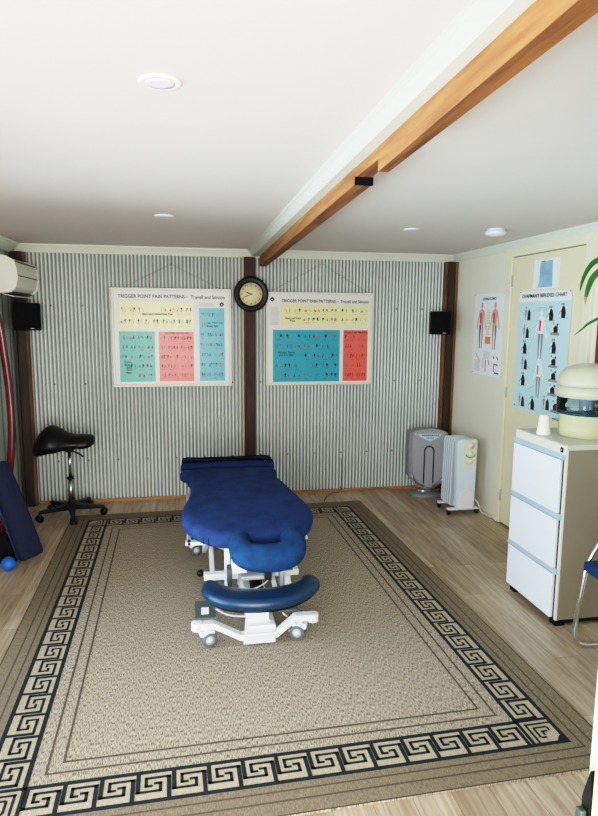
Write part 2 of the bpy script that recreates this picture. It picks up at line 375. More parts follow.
# ceiling beam : far length, near length lapped beside it, white boxing strip
t = thing('ceiling_beam', 'long honey brown timber beam running under the white ceiling', 'beam', (2.2, -2.6, H)); t['kind'] = 'structure'
def skew(x0a, x1a, ya, za, x0b, x1b, yb, zb, m, top=H):
    b = MB(); b.hexa([(x0b, yb, zb), (x1b, yb, zb), (x1a, ya, za), (x0a, ya, za), (x0b, yb, top), (x1b, yb, top), (x1a, ya, top), (x0a, ya, top)], m); return b
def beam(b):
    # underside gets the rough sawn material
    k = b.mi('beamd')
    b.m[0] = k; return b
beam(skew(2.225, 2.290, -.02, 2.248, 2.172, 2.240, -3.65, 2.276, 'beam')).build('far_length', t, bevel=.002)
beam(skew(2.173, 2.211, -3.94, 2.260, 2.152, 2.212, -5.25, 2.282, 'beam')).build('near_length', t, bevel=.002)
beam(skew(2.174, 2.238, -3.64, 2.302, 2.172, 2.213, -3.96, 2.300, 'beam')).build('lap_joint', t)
b = MB(); b.box(2.171, 2.241, -3.665, -3.648, 2.274, 2.303, 'blackm'); b.build('end_bracket', t)
b = MB()
for (ya, xa), (yb, xb) in (((-.02, 2.218), (YF, 2.12)),):
    P = [(0, H), (-.115, H), (-.115, H-.012), (-.10, H-.02), (-.075, H-.055), (-.07, H-.06), (0, H-.06)]
    nP = len(P); vs = [(2.225+a, ya, z) for a, z in P]+[(2.153+a*.5, yb, z) for a, z in P]
    b.add(vs, [(i, (i+1) % nP, nP+(i+1) % nP, nP+i) for i in range(nP)]+[tuple(range(nP)), tuple(range(nP, 2*nP))[::-1]], 'boxing')
struct(b, 'trim_4')

# door in the right wall
DY0, DY1 = -1.20, -2.15
d1 = bpy.data.objects.new('door_1', None); COL.objects.link(d1); d1.location = (W, -1.67, 0); WL[d1] = Vector((W, -1.67, 0)); d1['kind'] = 'structure'
b = MB(); b.box(W-.012, W, DY1, DY0, .012, 2.270, 'door'); dp = b.build('door_panel', d1)
b = MB()
b.box(W-.026, W, DY0+.012, DY0+.105, 0, 2.345, 'doorframe'); b.box(W-.026, W, DY1-.105, DY1-.012, 0, 2.345, 'doorframe'); b.box(W-.026, W, DY1-.012, DY0+.012, 2.276, 2.345, 'doorframe')
b.build('door_frame', d1, bevel=.005)
b = MB(); b.box(W-.002, W-.0005, DY1-.012, DY0+.012, 0, 2.276, 'gap'); b.build('door_gap', d1)
for z in (2.08, .25, 1.15):
    b = MB(); b.tube([(W-.018, DY0+.006, z-.045), (W-.018, DY0+.006, z+.045)], .008, 'lgrey', 8); b.build('hinge', d1)
b = MB(); b.lathe([(.022, 0), (.022, -.008), (.012, -.012)], (W-.012, DY1+.07, 1.05), 'chrome', 'x', 16); b.tube([(W-.03, DY1+.07, 1.05), (W-.06, DY1+.07, 1.05), (W-.062, DY1+.18, 1.05)], .008, 'chrome', 8); b.build('door_handle', dp)

# ------------------------------------------------------------------ rug
RO = Vector((3.1586, -.4019, 0)); RR = .0245; RW, RL = 2.6576, 3.6577
def RF(u, v, n=0):   # u leftwards from the far right corner, v towards the viewer
    c, s = math.cos(RR), math.sin(RR); x, y = -u, -v
    return (RO.x+c*x-s*y, RO.y+s*x+c*y, n)
b = MB(); T = .009
b.hexa([RF(RW, RL, .0005), RF(0, RL, .0005), RF(0, 0, .0005), RF(RW, 0, .0005), RF(RW, RL, T), RF(0, RL, T), RF(0, 0, T), RF(RW, 0, T)], 'rug')
def ring(o0, o1, m, n):
    def c(o): return [(o, o), (RW-o, o), (RW-o, RL-o), (o, RL-o)]
    a, d = c(o0), c(o1)
    for i in range(4):
        j = (i+1) % 4; b.polyf(RF, [a[i], a[j], d[j], d[i]], n, m)
for o0, o1, m in ((0, .006, 'rugedge'), (.006, .142, 'rugouter'), (.142, .152, 'rugouter'), (.152, .322, 'rugband')): ring(o0, o1, m, T+.0006)
for o0, w, m in ((.064, .009, 'rugline'), (.112, .009, 'rugline'), (.152, .02, 'rugkey'), (.303, .02, 'rugkey'), (.372, .010, 'rugline'), (.43, .010, 'rugline')): ring(o0, o0+w, m, T+.0012)
BI, BO = .306, .168    # inner and outer edge of the key field
def key_run(P, n, U):
    """P(s, v): s metres along the run, v 0 at the inner edge and 1 at the outer edge"""
    hw = .0063
    hh = BI-BO
    def seg(s0, v0, s1, v1, k=1.):
        a, c = P(s0, v0), P(s1, v1)
        d = (Vector(c)-Vector(a)).normalized(); e = d*hw
        b.linef(RF, Vector(a)-e, Vector(c)+e, 2*hw*k, T+.0018, 'rugkey')
    for k in range(n):
        s = k*U
        for pts in ([(.04, 0), (.04, .7), (.66, .7), (.66, .42), (.52, .42)], [(.90, 1), (.90, .2), (.26, .2), (.26, .5), (.40, .5)]):
            for (a, c), (d, e) in zip(pts, pts[1:]): seg(s+a*U, c, s+d*U, e, 1.35 if c in (0, 1) else 1.)
LW, LL = RW-2*.322, RL-2*.322
nf, ns = 15, 20
vv = lambda v: BI+(BO-BI)*v
U = LW/nf
key_run(lambda s, v: (RW-.322-s, RL-vv(v)), nf, U)                 # near edge, left to right
key_run(lambda s, v: (.322+s, vv(v)), nf, U)                       # far edge
U = LL/ns
key_run(lambda s, v: (RW-vv(v), .322+s), ns, U)                    # left edge, going to the viewer
key_run(lambda s, v: (vv(v), RL-.322-s), ns, U)                    # right edge
for cu_, cv, su, sv in ((0, 0, 1, 1), (RW, 0, -1, 1), (RW, RL, -1, -1), (0, RL, 1, -1)):
    def CP(a, c): return (cu_+su*a, cv+sv*c)
    def sg(a, c, d, e, w=.011): b.linef(RF, Vector(CP(a, c)), Vector(CP(d, e)), w, T+.0018, 'rugkey')
    i_ = .30; o_ = .168
    sg(.314, o_, .314, .322, .016); sg(o_, .314, .322, .314, .016)
    sg(.286, o_, .286, .292); sg(o_, .286, .292, .286)
    sg(.262, .2, .262, .262); sg(.2, .262, .262, .262); sg(.2, .262, .2, .236); sg(.262, .2, .236, .2)
    sg(.236, .24, .236, .212); sg(.24, .236, .212, .236)
    b.polyf(RF, [CP(.168, .168), CP(.2, .168), CP(.2, .178), CP(.178, .2), CP(.168, .2)], T+.0018, 'rugkey')
tag(b.build('rug', loc=(1.8, -2.2, 0)), 'large beige rug with black Greek key border under the treatment table', 'rug')

# ------------------------------------------------------------------ ceiling lights and smoke alarm
def downlight(x, y, r, label):
    t = thing('ceiling_light', label, 'ceiling light', (x, y, H), 'recessed round ceiling lights')
    b = MB(); b.lathe([(r*.68, 0), (r*.95, 0), (r, -.004), (r*.93, -.009), (r*.7, -.006), (r*.68, -.004)], (x, y, H), 'lamptrim'); b.build('trim_ring', t)
    b = MB(); b.lathe([(r*.7, -.0062), (r*.69, -.0085), (r*.4, -.0088)], (x, y, H), 'light'); b.build('diffuser', t)
downlight(1.468, -4.225, .058, 'largest round recessed ceiling light, nearest, left of the beam')
downlight(1.402, -1.911, .062, 'small far round recessed ceiling light left of the timber beam')
downlight(3.121, -1.70, .058, 'round recessed ceiling light right of the beam, beside the smoke alarm')
t = thing('smoke_alarm', 'round white smoke alarm on the ceiling near the right wall', 'smoke alarm', (3.70, -1.83, H))
b = MB(); b.lathe([(.062, 0), (.062, -.012)], (3.7, -1.83, H), 'white'); b.build('mounting_plate', t)
b = MB(); b.lathe([(.055, -.012), (.07, -.016), (.07, -.032), (.058, -.044), (.02, -.046), (.018, -.049), (.002, -.049)], (3.7, -1.83, H), 'white'); b.build('alarm_body', t)

# ------------------------------------------------------------------ printed figures
def figure(b, F, u, v, h, n, cols, lean=0.):
    """small standing human outline: v at the feet, h tall; cols = (body, torso zone, leg left, leg right)"""
    bd, tz, ll, lr = cols
    b.discf(F, (u, v+h*.93), h*.055, n, bd, 10, 1.25)
    b.polyf(F, [(u-h*.02, v+h*.86), (u+h*.02, v+h*.86), (u+h*.115, v+h*.80), (u+h*.085, v+h*.6), (u+h*.095, v+h*.5), (u-h*.095, v+h*.5), (u-h*.085, v+h*.6), (u-h*.115, v+h*.8)], n, bd)
    for s, lm in ((-1, ll), (1, lr)):
        b.polyf(F, [(u+s*h*.115, v+h*.8), (u+s*h*.09, v+h*.74), (u+s*h*.17, v+h*.46), (u+s*h*.2, v+h*.40), (u+s*h*.225, v+h*.44), (u+s*h*.15, v+h*.7)][::s], n, bd)
        b.polyf(F, [(u+s*h*.01, v+h*.5), (u+s*h*.095, v+h*.5), (u+s*h*.085, v+h*.26), (u+s*h*.06, v+h*.02), (u+s*h*.08, v), (u+s*h*.025, v), (u+s*h*.03, v+h*.26)][::s], n+.0003, lm)
    b.polyf(F, [(u-h*.07, v+h*.56), (u-h*.01, v+h*.54), (u-h*.0, v+h*.76), (u-h*.08, v+h*.78)], n+.0003, tz)

def little_prints(b, F, x0, z0, x1, z1, nx, nz, n, rnd, skip=()):
    """rows of very small anatomical sketches with red spots and captions"""
    du, dv = (x1-x0)/nx, (z1-z0)/nz
    for i in range(nx):
        for j in range(nz):
            if (i, j) in skip: continue
            u = x0+du*(i+.5+rnd.uniform(-.12, .12)); v = z0+dv*(j+.5); h = dv*.5
            k = rnd.random()
            for q in (-1, 1):
                m = 'ink' if rnd.random() < .45 else 'inkgrey'
                c = (u+q*du*.2, v)
                w = .0042
                b.linef(F, (c[0], c[1]+h*.5), (c[0]+rnd.uniform(-.3, .3)*du*.5, c[1]-h*.3), w, n, m)
                if k < .6: b.linef(F, (c[0], c[1]+h*.2), (c[0]+q*du*.13, c[1]-h*.1), w, n, m)
                if rnd.random() < .4: b.discf(F, (c[0], c[1]+h*.3), min(du, dv)*.11, n, m, 8, 1.3)
                if rnd.random() < .28: b.discf(F, (c[0]+rnd.uniform(-.1, .1)*du, c[1]), min(du, dv)*.07, n+.0003, 'inkred', 8, 1.6)
            b.linef(F, (u-du*.22, v-h*.62), (u+du*.22, v-h*.62), .0022, n, 'ink' if k < .5 else 'inkgrey')

def framed_board(label, x0, x1, z0, z1, panels, title, apex, hooks, notes, logo, seed):
    yb = -.062
    F = lambda u, v, n: (u, yb-n, v)
    t = thing('framed_chart', label, 'framed chart', ((x0+x1)/2, yb/2, z0), 'framed pain pattern charts')
    fw = .026; b = MB()
    for a in ((x0, x1, z0, z0+fw), (x0, x1, z1-fw, z1)): b.box(a[0], a[1], yb, yb+.03, a[2], a[3], 'whiteframe')
    for a in ((x0, x0+fw), (x1-fw, x1)): b.box(a[0], a[1], yb, yb+.03, z0+fw, z1-fw, 'whiteframe')
    b.build('frame', t, bevel=.004)
    b = MB(); b.box(x0+fw, x1-fw, yb+.008, yb+.02, z0+fw, z1-fw, 'sheet'); sh = b.build('chart_sheet', t)
    G = lambda u, v, n: (u, yb+.008-n, v)
    rnd = random.Random(seed)
    for (a0, a1, c0, c1, m, txt, tb, nx, nz, skip) in panels:
        b = MB(); b.quadf(G, a0, c0, a1, c1, .001, m)
        little_prints(b, G, a0+.01, c0+.01, a1-.01, c1-.02, nx, nz, .0016, rnd, skip)
        pn = b.build('color_panel', t)
        for ln, (u, v, w) in zip(txt, tb): lettering('heading', ln, G, u, v-.002, w*1.06, .022, .0022, 'ink', pn)
    lettering('title', title[0], G, title[1], title[2], title[3], title[4], .0012, 'ink', sh)
    lettering('title', title[5], G, title[6], title[2]-.002, title[7], title[4], .0012, 'ink', sh)
    b = MB()
    nx0, nx1, nz0, nz1 = notes
    k = int((nz1-nz0)/.009)
    for i in range(k): b.linef(G, (nx0, nz0+.009*i), (nx1-rnd.uniform(0, .2)*(nx1-nx0), nz0+.009*i), .002, .0012, 'inkgrey')
    b.build('small_print', sh); b = MB()
    lx, lz = logo
    b.polyf(G, [(lx, lz-.025), (lx+.025, lz), (lx, lz+.025), (lx-.025, lz)], .0012, 'ink')
    b.discf(G, (lx, lz-.002), .006, .0016, 'sheet', 8)
    b.build('logo', sh)
    b = MB(); b.tube([(hooks[0], -.045, z1-.005), (apex[0], -.03, apex[1]), (hooks[1], -.045, z1-.005)], .0016, 'cord', 5); b.build('hanging_cord', t)
    b = MB(); b.tube([(apex[0], -.018, apex[1]+.002), (apex[0], -.036, apex[1]), (apex[0], -.038, apex[1]+.01)], .003, 'gap', 6); b.build('hook', t)
    return t
framed_board('white framed pain pattern chart with four coloured panels, left of the clock', .848, 1.953, 1.108, 2.03,
  [(.915, 1.594, 1.648, 1.9, 'yellow', ['Back and Abdominal Pain'], [(1.13, 1.782, .26)], 9, 2, ((3, 1), (4, 1))),
   (.912, 1.235, 1.158, 1.63, 'green', ['Pelvis,', 'Buttock', 'and', 'Thigh', 'Pain'], [(.955, 1.335, .062), (.953, 1.31, .075), (.972, 1.285, .04), (.966, 1.26, .052), (.972, 1.235, .042)], 4, 5, ((0, 0), (0, 1), (1, 0))),
   (1.272, 1.596, 1.158, 1.626, 'red', ['Leg, Ankle, and Foot Pain'], [(1.33, 1.604, .21)], 5, 5, ()),
   (1.648, 1.888, 1.16, 1.85, 'blue', ['Hip, Thigh and', 'Knee Pain'], [(1.72, 1.70, .14), (1.72, 1.672, .10)], 4, 7, ((1, 5), (2, 5), (3, 5)))],
  ('TRIGGER POINT PAIN PATTERNS \u2013', .912, 1.936, .64, .033, 'Travell and Simons', 1.573, .318), (1.40, 2.25), (.95, 1.86), (1.648, 1.80, 1.87, 1.91), (1.862, 1.885), 3)
framed_board('white framed pain pattern chart with three coloured panels, right of the clock', 2.284, 3.354, 1.108, 2.012,
  [(2.435, 3.303, 1.692, 1.893, 'yellow', ['Head and Neck', 'Pain'], [(2.47, 1.752, .15), (2.52, 1.728, .045)], 9, 2, ((0, 0), (1, 0))),
   (2.352, 3.018, 1.142, 1.648, 'blue2', ['Shoulder, Thorax', 'and Arm Pain'], [(2.40, 1.42, .16), (2.41, 1.395, .135)], 7, 5, ((0, 2), (1, 2), (2, 2))),
   (3.054, 3.303, 1.144, 1.648, 'red', ['Forearm and Hand Pain'], [(3.065, 1.618, .225)], 4, 5, ())],
  ('TRIGGER POINT PAIN PATTERNS \u2013', 2.437, 1.912, .565, .03, 'Travell and Simons', 3.02, .285), (2.834, 2.285), (2.32, 3.31), (2.33, 2.415, 1.70, 1.88), (2.345, 1.94), 5)

# ------------------------------------------------------------------ charts on the right wall
F3 = lambda u, v, n: (W-.0012-n, -u, v)
t = thing('wall_poster', 'white anatomy poster of two coloured standing figures, by the corner post', 'poster', (W, -.78, 1.25))
b = MB(); b.box(W-.003, W-.0008, -1.068, -.502, 1.255, 1.997, 'paper'); ps = b.build('poster_sheet', t)
FP = lambda u, v, n: (W-.003-n, -u, v)
lettering('title', 'DERMATOMES', FP, .665, 1.935, .25, .026, .0008, 'ink', ps)
b = MB()
figure(b, FP, .655, 1.50, .42, .0008, ('skin', 'pink', 'pblue', 'porange')); figure(b, FP, .905, 1.50, .42, .0008, ('skin', 'pink', 'porange', 'teal'))
b.linef(FP, (.70, 1.80), (.745, 1.68), .018, .0014, 'pyel'); b.linef(FP, (.865, 1.80), (.82, 1.68), .018, .0014, 'pyel')
b.quadf(FP, .74, 1.545, .84, 1.61, .0008, 'porange')
for i in range(16): b.linef(FP, (.75, 1.63+.014*i), (.82, 1.63+.014*i), .003, .0008, 'inkgrey')
for i in range(9): b.linef(FP, (.55, 1.29+.012*i), (.66, 1.29+.012*i), .003, .0008, 'inkgrey')
for i in range(6): b.linef(FP, (.72, 1.41+.012*i), (.84, 1.41+.012*i), .003, .0008, 'inkgrey')
for a, c, m in (((.56, 1.46), (.60, 1.42), 'pyel'), ((.6, 1.42), (.66, 1.38), 'pyel'), ((.72, 1.40), (.72, 1.32), 'porange'), ((.77, 1.40), (.77, 1.29), 'inkred'), ((.82, 1.40), (.84, 1.36), 'inkred'),
                ((.90, 1.44), (.93, 1.42), 'inkred'), ((.97, 1.44), (1.0, 1.41), 'inkred'), ((.92, 1.36), (.93, 1.30), 'pblue'), ((.92, 1.37), (1.0, 1.365), 'pink'), ((.94, 1.295), (1.02, 1.29), 'pblue')):
    b.linef(FP, a, c, .014, .0008, m)
b.build('anatomy_print', ps)
for u, v in ((.512, 1.987), (1.058, 1.987), (.512, 1.27), (1.058, 1.27)):
    b = MB(); b.lathe([(.005, 0), (.003, -.004)], (W-.003, -u, v), 'gap', 'x', 8); b.build('pin', t)

t = thing('wall_poster', 'tall pale blue reflexes chart with black sketches hanging on the cream door', 'poster', (W-.013, -1.68, 1.0))
X0 = W-.0155
b = MB(); b.add([(X0, -1.335, 1.045), (X0, -2.03, 1.045), (X0-.006, -2.035, 1.978), (X0, -1.325, 1.992), (X0+.0015, -1.335, 1.045), (X0+.0015, -2.03, 1.045), (X0-.004, -2.035, 1.978), (X0+.0015, -1.325, 1.992)],
  [(0, 1, 2, 3), (7, 6, 5, 4), (0, 4, 5, 1), (1, 5, 6, 2), (2, 6, 7, 3), (3, 7, 4, 0)], 'paper'); ps = b.build('poster_sheet', t)
FC = lambda u, v, n: (X0-.0063-n, -u, v)
b = MB(); b.quadf(FC, 1.336, 1.048, 2.028, 1.905, .0002, 'paleblue')
figure(b, FC, 1.675, 1.47, .38, .0008, ('paper', 'pink', 'inkgrey', 'inkgrey')); figure(b, FC, 1.68, 1.17, .32, .0008, ('paper', 'inkgrey', 'inkgrey', 'inkgrey'))
for i in range(3): b.linef(FC, (1.60, 1.835+.012*i), (1.74, 1.835+.012*i), .003, .0008, 'inkgrey')
rnd = random.Random(11)
def sketch(u, v, k):
    """two people, one dark, in a treatment pose"""
    FC_ = FC; FCS = lambda a, c, d: FC_(u+(a-u)*.82, v+(c-v)*.82, d)
    _sk(FCS, u, v, k)
def _sk(FC, u, v, k):
    b.polyf(FC, [(u-.05, v-.05), (u-.01, v-.05), (u-.005, v+.02), (u-.025, v+.045), (u-.05, v+.02)], .0006, 'paper'); b.discf(FC, (u-.028, v+.06), .012, .0009, 'inkgrey', 8)
    if k % 3 == 0:
        figure(b, FC, u-.03, v-.06, .12, .0008, ('inkgrey', 'inkgrey', 'ink', 'ink')); b.polyf(FC, [(u, v-.06), (u+.06, v-.06), (u+.055, v+.01), (u+.03, v+.05), (u+.008, v+.02)], .001, 'ink')
    elif k % 3 == 1:
        b.polyf(FC, [(u-.07, v-.045), (u+.07, v-.045), (u+.075, v-.025), (u-.01, v-.01), (u-.06, v-.02)], .0008, 'inkgrey'); b.polyf(FC, [(u-.02, v-.02), (u+.045, v-.02), (u+.04, v+.03), (u+.01, v+.045), (u-.03, v+.02)], .001, 'ink'); b.discf(FC, (u+.035, v+.05), .013, .0008, 'ink', 8)
    else:
        b.polyf(FC, [(u-.03, v-.06), (u+.03, v-.06), (u+.035, v-.01), (u+.015, v+.04), (u-.02, v+.045), (u-.035, v)], .0008, 'ink'); b.discf(FC, (u, v+.06), .014, .001, 'inkgrey', 8); b.linef(FC, (u-.03, v+.01), (u-.07, v-.03), .01, .001, 'inkgrey'); b.linef(FC, (u-.06, v-.065), (u+.07, v-.06), .004, .0008, 'inkgrey')
for k, (u, v) in enumerate([(1.47, 1.81), (1.80, 1.81), (1.95, 1.83), (1.46, 1.67), (1.86, 1.69), (1.86, 1.57), (1.46, 1.545), (1.86, 1.45), (1.46, 1.42), (1.87, 1.345), (1.46, 1.29), (1.87, 1.24), (1.45, 1.12), (1.62, 1.115), (1.80, 1.14), (1.92, 1.12)]):
    sketch(u, v, [0, 2, 2, 0, 1, 2, 2, 1, 0, 1, 2, 1, 0, 2, 0, 1][k])
for a, c in (((1.5, 1.66), (1.63, 1.74)), ((1.5, 1.52), (1.62, 1.70)), ((1.82, 1.66), (1.71, 1.72)), ((1.5, 1.4), (1.63, 1.36)), ((1.83, 1.34), (1.73, 1.30)), ((1.5, 1.2), (1.64, 1.26))): b.linef(FC, a, c, .0025, .0008, 'inkgrey')
b.build('reflex_print', ps)
lettering('title', "CHAPMAN'S REFLEXES CHART", FC, 1.375, 1.935, .61, .03, .0008, 'ink', ps)
for u, v in ((1.35, 1.982), (2.02, 1.97), (1.355, 1.07)):
    b = MB(); b.lathe([(.006, 0), (.003, -.004)], (X0-.0065, -u, v), 'gap', 'x', 8); b.build('pin', t)

t = thing('paper_notice', 'small white sheet with a blue water picture above the reflexes chart', 'notice', (W-.013, -1.68, 2.0))
b = MB(); b.box(W-.0145, W-.0125, -1.852, -1.512, 2.0, 2.222, 'paper'); ps = b.build('notice_sheet', t)
FN = lambda u, v, n: (W-.0145-n, -u, v)
b = MB(); b.polyf(FN, [(1.575, 2.01), (1.775, 2.01), (1.765, 2.205), (1.62, 2.205), (1.60, 2.15), (1.60, 2.06)], .0005, 'watery')
b.polyf(FN, [(1.575, 2.01), (1.775, 2.01), (1.77, 2.11), (1.6, 2.12), (1.598, 2.06)], .0009, 'blue'); b.linef(FN, (1.60, 2.12), (1.61, 2.20), .006, .001, 'inkgrey'); b.linef(FN, (1.61, 2.203), (1.66, 2.207), .005, .001, 'ink')
b.m = [b.mi('watery')]*2+b.m[2:]; b.build('water_print', ps)

# ------------------------------------------------------------------ clock
cx, cz, cy = 2.137, 1.983, -.08
t = thing('wall_clock', 'round black wall clock with cream dial hanging on the middle timber post', 'clock', (cx, cy, cz-.16))
b = MB(); b.lathe([(.15, 0), (.163, -.012), (.165, -.03), (.157, -.046), (.142, -.05), (.13, -.044), (.118, -.046), (.109, -.04), (.107, -.02)], (cx, cy, cz), 'black', 'y', 48); b.build('clock_rim', t)
b = MB(); b.lathe([(.108, -.022), (.108, -.026), (.0005, -.0262)], (cx, cy, cz), 'clockface', 'y', 40); b.build('dial', t)
FK = lambda u, v, n: (cx+u, cy-.0265-n, cz+v)
for k in range(1, 13):
    a = pi/2-2*pi*k/12; s = str(k); w = .012*len(s)
    lettering('numeral', s, FK, .088*math.cos(a)-w/2, .088*math.sin(a)-.009, w, .018, .0006, 'gold', t)
def hand(nm, ang, L, w, n):
    a = pi/2-ang; d = Vector((math.cos(a), math.sin(a))); o = Vector((-d.y, d.x))
    b = MB(); b.polyf(FK, [-d*.016-o*w*.4, d*L*.6-o*w, d*L, d*L*.6+o*w, -d*.016+o*w*.4], n, 'black'); b.build(nm, t)
hand('hour_hand', 2*pi*(9+41/60)/12, .062, .006, .003); hand('minute_hand', 2*pi*41/60, .088, .0035, .005)
b = MB(); b.lathe([(.006, 0), (.006, -.008), (.002, -.009)], (cx, cy-.0265, cz), 'black', 'y', 12); b.build('center_cap', t)

# ------------------------------------------------------------------ speakers
def speaker(label, x, y, z, w, h, d, rot, px):
    t = thing('wall_speaker', label, 'speaker', (x, y, z-h/2), 'black wall speakers')
    R = rotz(rot)
    b = MB(); b.obox((x, y, z), (w, d, h), R, 'black'); b.build('cabinet', t, bevel=.012, bseg=3)
    c = Vector((x, y, z))+R @ Vector((0, -d/2-.002, 0))
    b = MB(); b.obox(c, (w*.94, .008, h*.94), R, 'blackm'); g = b.build('grille', t, bevel=.004)
    c = Vector((x, y, z))+R @ Vector((w*.18, -d/2-.007, -h*.43))
    b = MB(); b.obox(c, (.028, .002, .007), R, 'lgrey'); b.build('badge', g)
    b = MB(); b.bar((x, y+d/2-.01, z), (px, -.1, z), .03, .03, 'black'); b.build('wall_bracket', t)
speaker('black wall speaker on the left corner post under the air conditioner', .163, -.25, 1.757, .225, .235, .15, .22, .075)
speaker('black wall speaker on the right corner post beside the anatomy poster', 3.99, -.22, 1.725, .20, .225, .14, -.28, W-.07)

# ------------------------------------------------------------------ air conditioner
t = thing('air_conditioner', 'cream wall air conditioner high on the left wall above the corner speaker', 'air conditioner', (0, -.5, 1.95))
prof = [(0, 1.97), (.10, 1.945), (.19, 1.955), (.228, 1.985), (.243, 2.05), (.24, 2.13), (.222, 2.185), (.17, 2.215), (.08, 2.228), (0, 2.228)]
FA = lambda a, c, d: (a+.002, d, c)
y0, y1 = -.86, -.13
b = MB(); b.prism([(p[0], p[1]) for p in prof], FA, y0+.03, y1-.03, 'ac'); b.build('casing', t)
for ya, yb2 in ((y0, y0+.03), (y1-.03, y1)):
    b = MB(); P = [(0, 1.962), (.10, 1.937), (.195, 1.947), (.236, 1.98), (.252, 2.05), (.248, 2.135), (.228, 2.192), (.172, 2.224), (.08, 2.236), (0, 2.236)]
    b.prism(P, FA, ya, yb2, 'ac'); b.build('end_cap', t, bevel=.008, bseg=3)
b = MB(); b.prism([(.243, 2.045), (.247, 2.05), (.2445, 2.128), (.228, 2.182), (.222, 2.18), (.239, 2.127), (.241, 2.05)], FA, y0+.035, y1-.035, 'ac'); b.build('front_panel', t)
b = MB(); b.box(.2405, .2485, y0+.035, y1-.035, 2.072, 2.08, 'gap'); b.build('panel_seam', t)
b = MB(); b.prism([(.2255, 2.178), (.2325, 2.180), (.228, 2.190), (.2215, 2.188)], FA, y0+.035, y1-.035, 'gap'); b.build('top_seam', t)
b = MB(); b.box(.09, .2, y0+.05, y1-.05, 1.937, 1.948, 'gap'); b.build('air_outlet', t)
b = MB(); b.obox((.165, (y0+y1)/2, 1.926), (.085, y1-y0-.1, .006), Matrix.Rotation(math.radians(14), 3, 'Y'), 'white'); b.build('louver', t, bevel=.002)

# ------------------------------------------------------------------ saddle stool
sx, sy = .495, -.435
t = thing('saddle_stool', 'black saddle stool on castors in front of the left corner post', 'stool', (sx, sy, 0))
b = MB()
nu, nv = 22, 18; top = []
ctrl = [(-.295, .60, .635, .05), (-.27, .575, .70, .13), (-.22, .59, .775, .175), (-.15, .61, .825, .19), (-.09, .615, .81, .18), (-.02, .625, .765, .15), (.05, .635, .742, .13), (.12, .625, .74, .125), (.18, .635, .735, .11), (.215, .655, .715, .06)]
C4 = spline([Vector((a, c, d, 0)).to_3d().to_4d() if False else Vector((a, c, d, e)) for a, c, d, e in ctrl], 4)
vs = []; seg = 20
for q in C4:
    zc, zr = (q[1]+q[2])/2, (q[2]-q[1])/2
    for k in range(seg):
        a = 2*pi*k/seg; yy = math.copysign(abs(math.cos(a))**.8, math.cos(a))*q[3]; s_ = math.sin(a)
        sad = -.055*(abs(yy)/.19)**2 if s_ > 0 else -.075*(abs(yy)/.19)**2
        vs.append((sx+q[0], sy+yy, zc+zr*s_+sad+.0*yy))
n = len(C4)
b.add(vs, [(i*seg+k, i*seg+(k+1) % seg, (i+1)*seg+(k+1) % seg, (i+1)*seg+k) for i in range(n-1) for k in range(seg)]+[tuple(range(seg))[::-1], tuple((n-1)*seg+k for k in range(seg))], 'black', True)
b.build('saddle_seat', t)
b = MB(); b.lathe([(.014, .36), (.014, .59)], (sx, sy, 0), 'chrome'); b.lathe([(.03, .585), (.05, .605), (.05, .625)], (sx, sy, 0), 'black'); b.build('upper_column', t)
b = MB(); b.lathe([(.026, .12), (.021, .345)], (sx, sy, 0), 'steel'); b.lathe([(.03, .34), (.03, .358)], (sx, sy, 0), 'black'); b.build('gas_lift', t)
b = MB(); b.tube([(sx+.02, sy-.03, .60), (sx+.08, sy-.06, .585), (sx+.13, sy-.08, .555)], .008, 'black', 8); b.build('height_lever', t)
b = MB(); b.lathe([(.045, .06), (.045, .11), (.026, .14)], (sx, sy, 0), 'black', seg=20)
for k in range(5):
    a = math.radians(-6+72*k); d = Vector((math.cos(a), math.sin(a), 0))
    p0 = Vector((sx, sy, .095)); p1 = p0+d*.285+Vector((0, 0, -.012))
    x = d.cross(Vector((0, 0, 1)))
    pts = [p0+x*.034+Vector((0, 0, -.028)), p0-x*.034+Vector((0, 0, -.028)), p1-x*.016+Vector((0, 0, -.012)), p1+x*.016+Vector((0, 0, -.012)), p0+x*.034+Vector((0, 0, .03)), p0-x*.034+Vector((0, 0, .03)), p1-x*.016+Vector((0, 0, .012)), p1+x*.016+Vector((0, 0, .012))]
    b.hexa(pts, 'black')
b.build('star_base', t, bevel=.006)
for k in range(5):
    a = math.radians(-6+72*k); d = Vector((math.cos(a), math.sin(a), 0)); p = Vector((sx, sy, 0))+d*.28
    zz = .0105 if (RO.x-RW-.05 < p.x and p.y < -.40) else .0
    b = MB()
    x = Vector((-d.y, d.x, 0))
    for s in (-1, 1):
        c = p+x*s*.016+Vector((0, 0, .031+zz)); u, w = frame(c, x)
        b.tube([c-x*.009, c+x*.009], .03, 'black', 16)
    b.tube([p+Vector((0, 0, .03+zz)), p+Vector((0, 0, .085))], .01, 'black', 8)
    b.tube([p-x*.028+Vector((0, 0, .031+zz)), p+x*.028+Vector((0, 0, .031+zz))], .008, 'black', 8)
    b.build('caster', t)

# ------------------------------------------------------------------ left corner odds and ends
t = thing('bolster_cushion', 'long navy bolster cushion leaning against the left wall', 'cushion', (.35, -1.5, 0))
